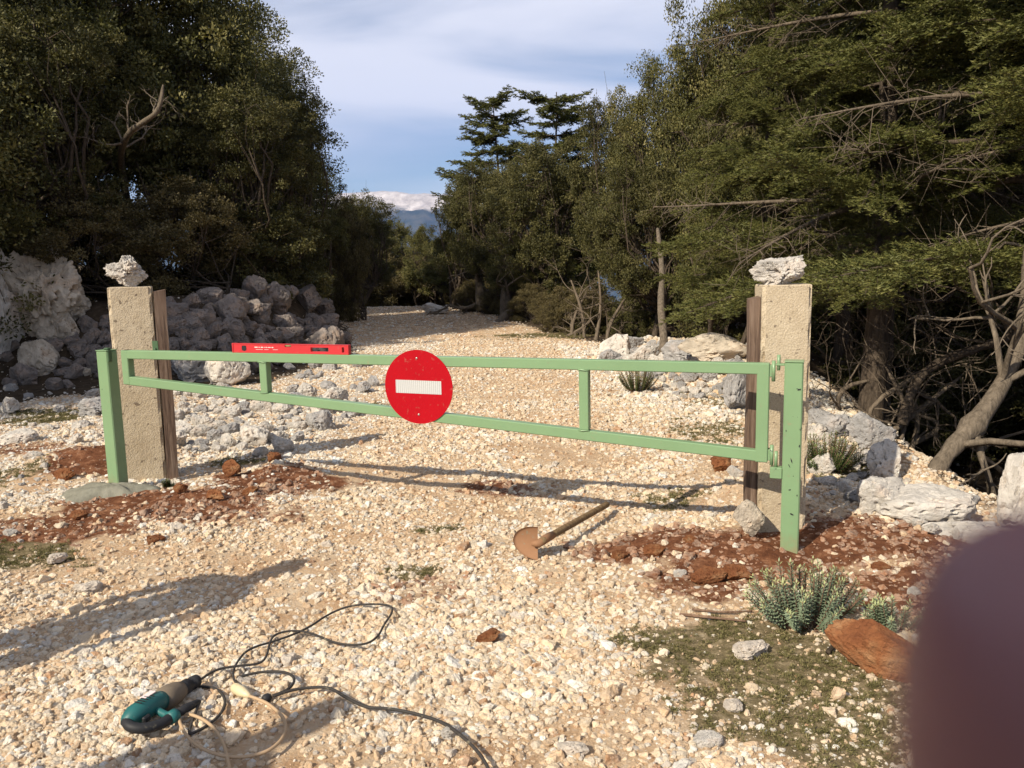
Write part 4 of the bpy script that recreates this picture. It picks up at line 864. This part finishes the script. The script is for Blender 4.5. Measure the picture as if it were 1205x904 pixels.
def make_fir(name, seed, H, LB, z0, dz, nb, step, nl, nw, side_step=.065, tr=.11, mat='fir', dead=0., droop=.16, topexp=.8, azr=None, sub=.055, minl=.12):
    r = np.random.default_rng(seed); root = empty(name); mb = MB(); tw = MB(); dm = MB(); S0 = []; S1 = []
    P = [np.array([.05*math.sin(z*1.3), .04*math.cos(z*.9), z]) for z in np.linspace(-1.3, H*.975, 16)]; mb.tube(P, list(np.linspace(tr*1.1, .012, 16)), 10, caps=False)
    z = z0; segs_v = []; cv = []
    while z < H*.97:
        for b in range(nb):
            a = r.uniform(0, 6.28) if azr is None else r.uniform(*azr); Lb_ = LB*(1-(z-z0)/(H-z0))**topexp*r.uniform(.35, 1.1)+minl
            isdead = r.random() < dead*(1-(z-z0)/(H-z0)*1.5)
            el = r.uniform(-.1, .22); dr = droop*r.uniform(.5, 1.5); az = np.array([math.cos(a), math.sin(a), 0]); m_ = 12; pts = []; bend = r.normal(0, .10)
            sdv = np.array([-math.sin(a), math.cos(a), 0])
            for t in np.linspace(0, 1, m_+1): pts.append(np.array([0, 0, z])+az*Lb_*t+sdv*bend*Lb_*t*t+np.array([0, 0, el*Lb_*t-dr*Lb_*t*t*1.6+.05*Lb_*t**4]))
            (dm if isdead else mb).tube(pts, list(np.linspace(.010+.010*Lb_, .004, m_+1)), 5, caps=False); pts = np.array(pts)
            for t in np.arange(.16 if not isdead else .2, 1.0, side_step/Lb_*(1 if not isdead else 2.2)):
                for sg in (-1, 1):
                    if r.random() < .12: continue
                    f = t*m_; j = min(int(f), m_-1); p = pts[j]*(1-f+j)+pts[j+1]*(f-j); ax = pts[j+1]-pts[j]; ax /= np.linalg.norm(ax)
                    ls = min(.55*Lb_*(1-t)**.8*r.uniform(.35, 1.15)+.06, .40); sd = ax*r.uniform(.5, 1.)+sdv*sg*r.uniform(.5, 1.1)+np.array([0, 0, r.normal(-.02, .30)]); sd /= np.linalg.norm(sd)
                    q1 = p+sd*ls*.5+r.normal(0, .012, 3); q2 = p+sd*ls+np.array([0, 0, -.12*ls])+ax*ls*.08
                    if isdead:
                        wv = r.normal(0, .10*ls, 3); q2 = q2+np.array([0, 0, -.3*ls*r.random()]); dm.tube([p, q1+wv, q2], [.005, .0035, .0015], 4, caps=False)
                        for _ in range(3): e = q1+wv+(q2-q1)*r.random(); dm.tube([e, e+r.normal(0, .12, 3)*np.array([1, 1, 1.3])+sd*.06], [.0025, .001], 3, caps=False)
                        continue
                    tw.tube([p, q1, q2], [.0035, .0028, .0015], 3, caps=False)
                    S0 += [p, q1]; S1 += [q1, q2]; cv += [r.normal(.4, .12), r.normal(.6, .12)]
                    for u in np.arange(.15, .97, sub/max(ls, .06)):
                        q = p+(q1-p)*u*2 if u < .5 else q1+(q2-q1)*(u-.5)*2
                        for s2 in (-1, 1):
                            l2 = .40*ls*(1-u)+.045; pr_ = np.cross(sd, [0, 0, 1.]); pr_ /= np.linalg.norm(pr_)+1e-6; d2 = sd*.7+pr_*s2*.8+np.array([0, 0, r.normal(-.04, .28)]); d2 /= np.linalg.norm(d2)
                            S0.append(q); S1.append(q+d2*l2*r.uniform(.7, 1.2)); cv.append(r.normal(.62, .16))
        z += dz*r.uniform(.75, 1.25)
    V, F, idx = needles(np.array(S0), np.array(S1), r, step, nl, nw); cv = np.clip(np.array(cv), 0, 1)
    mb.build('trunk', M['bark'], root); tb_ = tw
    link(bpy.data.objects.new('twigs', mesh_np('twigs', np.array(tw.v), np.array([f for f in tw.f]), M['bark'])), root)
    me = mesh_np('foliage', V, F, M[mat], {'v': np.repeat(np.clip(cv[idx]+r.normal(0, .08, len(idx)), 0, 1), 3)}); link(bpy.data.objects.new('foliage', me), root)
    if dm.v: dm.build('dead_branches', M['dead'], root)
    root['H'] = H; print(name, 'tris', len(F)); return root
OAK = [make_oak('holm_oak', 21, 6.0, 2.4, 3.2, 2.9, 58, 16, 115, .058, 'oak'),
       make_oak('holm_oak', 22, 5.0, 1.9, 2.7, 2.4, 48, 16, 110, .055, 'oak_deep', stems=2),
       make_oak('holm_oak', 23, 4.0, 1.5, 2.1, 1.95, 40, 15, 105, .05, 'oak', stems=3, tr=.06, low=.3)]
SHR = [make_oak('scrub_bush', 31, 2.2, 1.25, 1.05, 1.1, 40, 15, 120, .040, 'maquis', 'bark', 3, .03, low=.2),
       make_oak('scrub_bush', 32, 1.6, 1.0, .75, .85, 34, 14, 110, .038, 'oak_deep', 'bark', 3, .022, low=.2)]
FIRS = [make_fir('fir_tree', 41, 6.2, 1.9, .8, .34, 6, .012, .055, .022, .09, .09, droop=-.03, topexp=.42, minl=.42),
        make_fir('fir_tree', 42, 7.5, 2.2, 1.35, .26, 6, .0062, .030, .0085, .06, .13, dead=.22, droop=.13, sub=.036)]
PROT = OAK+SHR+FIRS; PUT = set()
def plant(src, x, y, label, cat='tree', group=None, s=1., sx=None, rz=None, z=None, tiltx=0., parts=None):
    if src in PUT:
        r = src.copy(); COL.objects.link(r)
        for c in list(src.children):
            d = c.copy(); COL.objects.link(d); d.parent = r
    else: r = src; PUT.add(src)
    r.location = (x, y, (Ts(x, y) if z is None else z)-.02-(.28*s if src in SHR else 0)); r.scale = ((sx or s), (sx or s), s); r.rotation_euler = (tiltx, 0, random.uniform(0, 6.28) if rz is None else rz)
    tag(r, label, cat, group); return r
def ptree(src, px, Y, topy, wpx, label, group=None, cat='tree', rz=None):      # a tree whose crown fills the given width and reaches the given row at depth Y
    x, y = xy(px, Y); z = Ts(x, y); hor = 304-.0218*(px-602.5); ztop = CAMH+(hor-topy)*Y/FPX; s = (ztop-z)/src['H']
    w0 = {0: 2.4, 1: 1.9, 2: 1.5}[OAK.index(src)]*2 if src in OAK else (2.5 if src is SHR[0] else 2. if src is SHR[1] else 3.4 if src is FIRS[0] else 5.)
    return plant(src, x, y, label, cat, group, s, (wpx*Y/FPX)/w0, rz)
O0, O1, O2 = OAK; S0_, S1_ = SHR; F0, F1 = FIRS
# left of the track
ptree(O0, 248, 16.5, -60, 250, 'big evergreen oak at the left whose rounded crown stands against the sky')
ptree(O1, 338, 17.5, 88, 140, 'evergreen oak forming the right shoulder of the left woods')
ptree(O0, 150, 16, -170, 360, 'tall evergreen oak behind the left concrete pillar')
ptree(O0, 5, 14.5, -220, 400, 'tall dark evergreen oak at the left edge of the picture')
ptree(O1, 80, 13.5, 20, 240, 'bushy oak above the largest boulder')
plant(O1, -4.7, 15.4, 'small oak rooted behind the right end of the shaded bank', s=.72)
ptree(S0_, 410, 22, 205, 78, 'dark bush at the right end of the left woods next to the mountain', cat='bush')
ptree(O2, 375, 21, 170, 110, 'small dark oak filling the gap below the right shoulder of the left woods')
ptree(S1_, 300, 15.5, 200, 190, 'dark scrub bush over the right part of the shaded bank', cat='bush')
ptree(S0_, 215, 14, 185, 200, 'brownish scrub bush over the middle of the shaded bank', cat='bush')
ptree(S0_, 110, 13.2, 195, 190, 'brownish scrub bush behind the left concrete pillar', cat='bush')
ptree(S1_, 30, 15.2, 160, 180, 'grey-green scrub bush behind the largest boulder', cat='bush')
ptree(S1_, 355, 17.5, 250, 100, 'low dark bush where the shaded bank meets the track', cat='bush')
for (x, y, s) in ((-8.6, 8.8, .95), (-10.6, 7.0, 1.2), (-8.2, 11.2, .95)): plant(O0, x, y, 'evergreen oak outside the left edge that shades the bank', group='oaks outside the left edge', s=s)
plant(O0, -7.5, 24, 'tall oak deep in the left woods', group='oaks deep in the left woods', s=1.25); plant(O1, -11, 20, 'tall oak deep in the left woods', group='oaks deep in the left woods', s=1.5); plant(O0, -14, 25, 'tall oak deep in the left woods', group='oaks deep in the left woods', s=1.5)
plant(O1, -5.2, 30, 'tall oak deep in the left woods', group='oaks deep in the left woods', s=.8)
# far end of the track
for (px, Y, ty, wd) in ((395, 36, 285, 80), (440, 38, 276, 70), (472, 37, 254, 66), (505, 35, 262, 60), (425, 44, 290, 80), (535, 33, 268, 70)): ptree(O2, px, Y, ty, wd, 'small green oak beyond the crest of the track', group='oaks beyond the crest')
for (x, y, s) in ((-9, 33, 1.6), (-7.5, 37, 1.7), (-5.8, 36, 1.7), (-4.2, 38, 1.8), (-2.6, 37, 1.8), (-1., 34, 1.6), (.6, 33, 1.6), (-6.6, 41, 2.), (-3.2, 42, 2.), (-.5, 40, 2.)): plant(S0_, x, y, 'scrubby bush low behind the crest of the track', 'bush', 'bushes beyond the crest', s)
# centre and right of the track
ptree(O2, 548, 27, 205, 82, 'bushy oak at the left end of the woods right of the track')
ptree(O1, 580, 24, 192, 110, 'oak with sunlit crown beside the fallen grey trunk')
ptree(F0, 590, 28, 116, 125, 'left of the two fir tops that stand against the sky'); ptree(F0, 658, 25, 110, 140, 'right of the two fir tops that stand against the sky')
ptree(O1, 640, 21, 170, 130, 'dark oak in front of the two firs')
ptree(O2, 612, 22, 262, 90, 'small oak with low crown right of the track crest')
ptree(O1, 722, 19.5, 118, 120, 'oak whose crown fills the dip right of the two firs')
ptree(O0, 790, 17, 62, 170, 'tall oak at the top left corner of the right woods')
ptree(O1, 758, 15.2, 190, 140, 'oak behind the thin tree trunk')
ptree(O0, 870, 14, -60, 210, 'tall oak in the middle of the right woods')
ptree(O2, 860, 11.5, 190, 130, 'leafy oak left of the white rock on the right pillar')
ptree(O1, 960, 13, -150, 260, 'tall oak behind the right concrete pillar')
ptree(S1_, 700, 17, 330, 60, 'low green bush behind the dead branches', cat='bush'); ptree(S1_, 742, 15.5, 345, 60, 'low green bush left of the thin tree trunk', cat='bush')
x, y = xy(1030, 7.9); plant(F1, x, y, 'large fir with drooping sunlit boughs at the right', s=1., rz=.5, z=0.)
x, y = xy(1235, 6.6); plant(F1, x, y, 'fir whose boughs hang in from the right edge of the picture', s=1.05, rz=2.2, z=0.)
x, y = xy(900, 9.6); plant(F1, x, y, 'fir standing behind the right concrete pillar', s=.8, sx=.62, rz=4., z=0.)
for (x, y, s) in ((6.5, 11, 1.2), (9.5, 9, 1.3), (5.5, 16, 1.2), (9, 15, 1.5), (12, 20, 1.5), (2.2, 27, .8), (5.5, 24, 1.1), (10, 27, 1.4)): plant(O1 if s < 1.25 else O0, x, y, 'oak deep in the shade of the right woods', group='oaks deep in the right woods', s=s)
for (px, Y, s) in ((610, 22, .45), (645, 19.5, .4), (668, 18, .5), (560, 25, .5), (690, 17, .5), (628, 20.5, .5), (590, 23.5, .45), (655, 17.5, .35), (578, 26.5, .6)): plant(S0_, *xy(px, Y), 'low dry brownish scrub along the right edge of the track', 'bush', 'scrub along the right edge of the track', s)
for (x, y, s) in ((4.5, 9.8, 1.), (6.3, 8.2, 1.2), (7.6, 10.5, 1.4), (3.2, 12.5, .9), (4.8, 13.5, 1.2), (1.6, 21, 1.), (3.2, 18.5, 1.), (5.6, 10.5, 1.5), (7.2, 12., 1.9), (8.8, 12.5, 2.1), (6.3, 14, 2.2), (9.5, 10.5, 2.), (10.5, 15, 2.6), (8, 17, 2.6), (5, 12, 1.6)): plant(S1_, x, y, 'low bush in the shade under the right woods', 'bush', 'bushes under the right woods', s)
# bare trunks and dead wood
def bare(name, pts, rads, mat, label, cat, nb=0, blen=.5, seed=1, group=None):
    r = np.random.default_rng(seed); P = [Vector(p) for p in smooth(pts, 2)]; n = len(P); rr = np.interp(np.linspace(0, 1, n), np.linspace(0, 1, len(rads)), rads)
    o = MB().tube(P, [q*(1+.10*r.normal()) for q in rr], 10).build(name, M[mat]); tag(o, label, cat, group)
    if nb:
        b = MB()
        def rec(p, d, l, rad, k):
            m_ = 5; pts = [p]
            for i in range(m_): d = d+r.normal(0, .20, 3); d /= np.linalg.norm(d); pts.append(pts[-1]+d*l/m_)
            b.tube(pts, list(np.linspace(rad, rad*.45, m_+1)), 5, caps=False)
            if k > 0:
                for i in range(3): rec(pts[r.integers(2, m_+1)], d+r.normal(0, .6, 3), l*r.uniform(.45, .75), rad*.5, k-1)
        for i in range(nb):
            j = int(n*r.uniform(.25, .98)); rec(np.array(P[j]), r.normal(0, 1, 3)+np.array([0, 0, .5]), blen*r.uniform(.5, 1.2), rr[j]*.45, 2)
        b.build('twigs', M[mat], o)
    return o
def B3(*a): return [Vector(at(px, py, Y)) for (px, py, Y) in a]
def base(px, py): p = W(px, py); return px, py+4, depth(p)
bare('leaning_trunk', B3((1078, 600, 5.45), (1108, 540, 5.5), (1150, 497, 5.6), (1185, 445, 5.7), (1207, 385, 5.8), (1212, 300, 5.9), (1225, 200, 6.)), [.07, .06, .065, .055, .05, .04, .03], 'barkpale', 'pale bare trunk leaning towards the right edge under the fir', 'tree trunk', 9, .9, 3)
bare('leaning_trunk', B3((1062, 500, 7.4), (1075, 450, 7.4), (1105, 425, 7.3), (1150, 410, 7.1), (1195, 395, 6.9)), [.05, .045, .04, .035, .03], 'bark', 'dark bent bough arching behind the pale leaning trunk', 'tree trunk', 6, .7, 4)
yt = depth(W(779, 428)); bare('thin_trunk', B3((779, 432, yt), (782, 400, yt), (777, 360, yt+.5), (780, 320, yt+1.2), (774, 270, yt+2.2)), [.06, .055, .05, .04, .03], 'barkpale', 'thin pale tree trunk rising from the right stone pile', 'tree trunk')
for i, (a, b) in enumerate((((815, 418), (832, 330)), ((826, 420), (845, 345)), ((836, 420), (868, 330)), ((862, 420), (858, 330)))):
    bare('slender_trunk', B3((a[0], a[1], 14.5), ((a[0]+b[0])/2+4*(-1)**i, (a[1]+b[1])/2, 14.5), (b[0], b[1], 14.6), (b[0]+5, b[1]-60, 14.8)), [.085, .075, .06, .04], 'bark', 'slender dark trunk in the cluster left of the right wooden post', 'tree trunk', group='slender trunks left of the right wooden post')
bare('grey_trunk', B3((566, 366, 24), (566, 340, 24), (560, 300, 24)), [.16, .14, .1], 'barkpale', 'grey upright trunk at the right edge of the track near the crest', 'tree trunk', 3, 1.2, 5)
bare('fallen_trunk', B3((583, 384, 20.5), (600, 368, 20.8), (618, 352, 21.), (628, 345, 21.2)), [.11, .10, .08, .05], 'dead', 'fallen pale trunk propped at an angle beside the track', 'dead wood')
bare('grey_trunk', B3((592, 376, 21.5), (596, 350, 21.5), (592, 310, 21.5)), [.13, .12, .08], 'barkpale', 'grey upright trunk crossed by the fallen pale trunk', 'tree trunk', 2, 1., 6)
for i, (px, py, ex, ey, Y) in enumerate(((700, 408, 704, 318, 15.5), (672, 400, 690, 345, 16.5), (688, 404, 672, 330, 16), (712, 410, 735, 352, 15), (664, 398, 700, 372, 16.5))):
    bare('dead_branch', B3((px, py, Y), ((px+ex)/2+6*(-1)**i, (py+ey)/2, Y), (ex, ey, Y+.1)), [.04, .03, .012], 'dead', 'bare brown branch in the dead tangle right of the track', 'dead wood', 5, .6, 20+i, 'dead tangle right of the track')
bare('dead_branch', B3((170, 330, 15.8), (150, 240, 15.), (140, 185, 13.6), (150, 156, 12.3), (172, 142, 11.9), (188, 130, 11.8), (192, 100, 11.8)), [.08, .07, .055, .045, .035, .03, .012], 'barkpale', 'pale bare forked branch showing in the left oaks above the left pillar', 'dead wood', 8, .55, 33)
for i, (a, Y) in enumerate((((1035, 510), 9.2), ((1022, 500), 9.6), ((985, 500), 10.5))):
    bare('dark_trunk', B3((a[0], a[1], Y), (a[0]+3, 440, Y), (a[0]+8, 370, Y), (a[0]+5, 280, Y)), [.11, .10, .09, .06], 'bark', 'dark upright trunk in the shade right of the right concrete pillar', 'tree trunk', 5, .9, 40+i, 'dark trunks right of the right pillar')
for i in range(7):
    px, py, Y = random.uniform(990, 1190), random.uniform(500, 560), random.uniform(7.2, 9.5)
    bare('dead_branch', B3((px, py, Y), (px+random.uniform(-50, 70), py-random.uniform(30, 60), Y), (px+random.uniform(-60, 120), py-random.uniform(50, 120), Y)), [.03, .022, .008], 'dead', 'thin bare branch in the dark tangle under the fir', 'dead wood', 4, .8, 60+i, 'bare branches under the fir')
for p_ in PROT:
    if 'H' in p_: pass
for o in list(COL.objects):
    if 'H' in o: del o['H']

# ------------------------------------------------------------------ people outside the frame (their shadows fall into it) and the photographer's hand
def skinned(name, joints, edges, mat, parent=None, sub=2, loc=(0, 0, 0), rz=0.):
    me = bpy.data.meshes.new(name); me.from_pydata([j[:3] for j in joints], edges, []); me.materials.append(mat); o = bpy.data.objects.new(name, me); link(o, parent); o.location = loc; o.rotation_euler = (0, 0, rz)
    m = o.modifiers.new('skin', 'SKIN'); sk = me.skin_vertices[0].data if me.skin_vertices else None
    if sk is None:
        bpy.context.view_layer.objects.active = o; bpy.ops.mesh.customdata_skin_add(); sk = me.skin_vertices[0].data
    for i, j in enumerate(joints): sk[i].radius = (j[3], j[3] if len(j) < 5 else j[4]); sk[i].use_root = (i == 0)
    m.use_smooth_shade = True; s_ = o.modifiers.new('sub', 'SUBSURF'); s_.levels = sub; s_.render_levels = sub; return o
def person(loc, rz, label):
    o = empty('person', loc, rz); tag(o, label, 'person')
    J = [(0, 0, .96, .15, .12), (0, 0, 1.12, .14, .11), (0, 0, 1.30, .17, .12), (0, 0, 1.42, .14, .10), (0, 0, 1.50, .06), (0, .01, 1.56, .065), (0, .02, 1.63, .09, .10), (0, .02, 1.70, .085, .095), (0, .01, 1.75, .04, .05)]
    E_ = [(i, i+1) for i in range(8)]
    for s in (-1, 1):
        b = len(J); J += [(s*.10, 0, .88, .095), (s*.11, .01, .50, .06), (s*.115, 0, .30, .058), (s*.12, 0, .08, .042), (s*.125, .10, .04, .045, .03), (s*.13, .17, .03, .04, .02)]
        E_ += [(0, b)]+[(b+i, b+i+1) for i in range(5)]
        b = len(J); J += [(s*.185, 0, 1.40, .06), (s*.23, 0, 1.14, .045), (s*.22, .10, .92, .035), (s*.215, .13, .86, .032, .022), (s*.212, .15, .79, .03, .018), (s*.21, .16, .74, .012)]
        E_ += [(3, b)]+[(b+i, b+i+1) for i in range(5)]
    skinned('body', J, E_, M['jacket'], o); return o
person((-2.70, 2.45, Ts(-2.7, 2.45)), R(-49), 'standing person in dark clothes outside the left edge casting the long shadow')
person((-2.22, 1.02, Ts(-2.2, 1.0)), R(-45), 'standing person in dark clothes outside the lower left corner')
def hand():
    o = empty('person', (0, 0, 0)); tag(o, 'purple-brown blurred fingertip of the photographer in the lower right corner', 'person')
    D = .024; k = D/FPX
    f = lambda px, py, d=D: tuple(CAM+ray(px, py)*(d/FPX))
    # wrist -> palm -> index finger whose tip covers the lens corner; other fingers folded against the palm
    tip = np.array(f(1432, 738)); mid = np.array(f(1376, 1060, .026)); kn = mid+np.array([.022, -.006, -.016]); palm = kn+np.array([.030, -.028, -.022]); wr = palm+np.array([.030, -.040, -.055]); fa = wr+np.array([.05, -.09, -.13]); el = wr+np.array([.09, -.17, -.22])
    tp0 = tip+(tip-mid)/np.linalg.norm(tip-mid)*.0020
    J = [(*palm, .026, .016), (*wr, .024, .019), (*fa, .034, .032), (*el, .042, .040), (*kn, .0095), (*mid, .0098), (*tip, .0092), (*tp0, .0065)]; E_ = [(0, 1), (1, 2), (2, 3), (0, 4), (4, 5), (5, 6), (6, 7)]
    for i in range(3):
        b = len(J); k0 = palm+np.array([.006*i+.004, .006, -.016*(i+1)*.8])+np.array([.004, .012, .012]); k1 = k0+np.array([-.006, .024, .002]); k2 = k1+np.array([-.022, .004, .001]); k3 = k2+np.array([-.006, -.014, 0])
        J += [(*k0, .0095), (*k1, .0088), (*k2, .008), (*k3, .0065)]; E_ += [(0, b), (b, b+1), (b+1, b+2), (b+2, b+3)]
    b = len(J); t0 = palm+np.array([-.018, -.018, .012]); t1 = t0+np.array([-.022, -.006, .016]); t2 = t1+np.array([-.020, .002, .012]); J += [(*t0, .013), (*t1, .0105), (*t2, .0085)]; E_ += [(0, b), (b, b+1), (b+1, b+2)]
    skinned('body', J, E_, M['skin'], o, 3)
    slv = MB().tube([Vector(fa)+(Vector(wr)-Vector(fa))*.45, Vector(fa), Vector(el)], [.043, .050, .058], 20, caps=False).build('sleeve', M['jacket'], o)
hand()
def phone():
    o = empty('phone', (0, 0, 0)); tag(o, 'dark phone held flat behind the lens, out of the picture', 'phone')
    c = CAM + cr*(-.048) + cu*.024 - fwd*.0075
    MM = Matrix(((cr[0], cu[0], -fwd[0], 0), (cr[1], cu[1], -fwd[1], 0), (cr[2], cu[2], -fwd[2], 0), (0, 0, 0, 1)))
    MB().box(c, (.125, .060, .0075), MM, bev=.003).build('phone_body', M['black'], o)
    MB().box(c-fwd*.0040, (.110, .054, .0006), MM, bev=.0002).build('screen', M['black'], o)
phone()
print('objects', len(COL.objects))
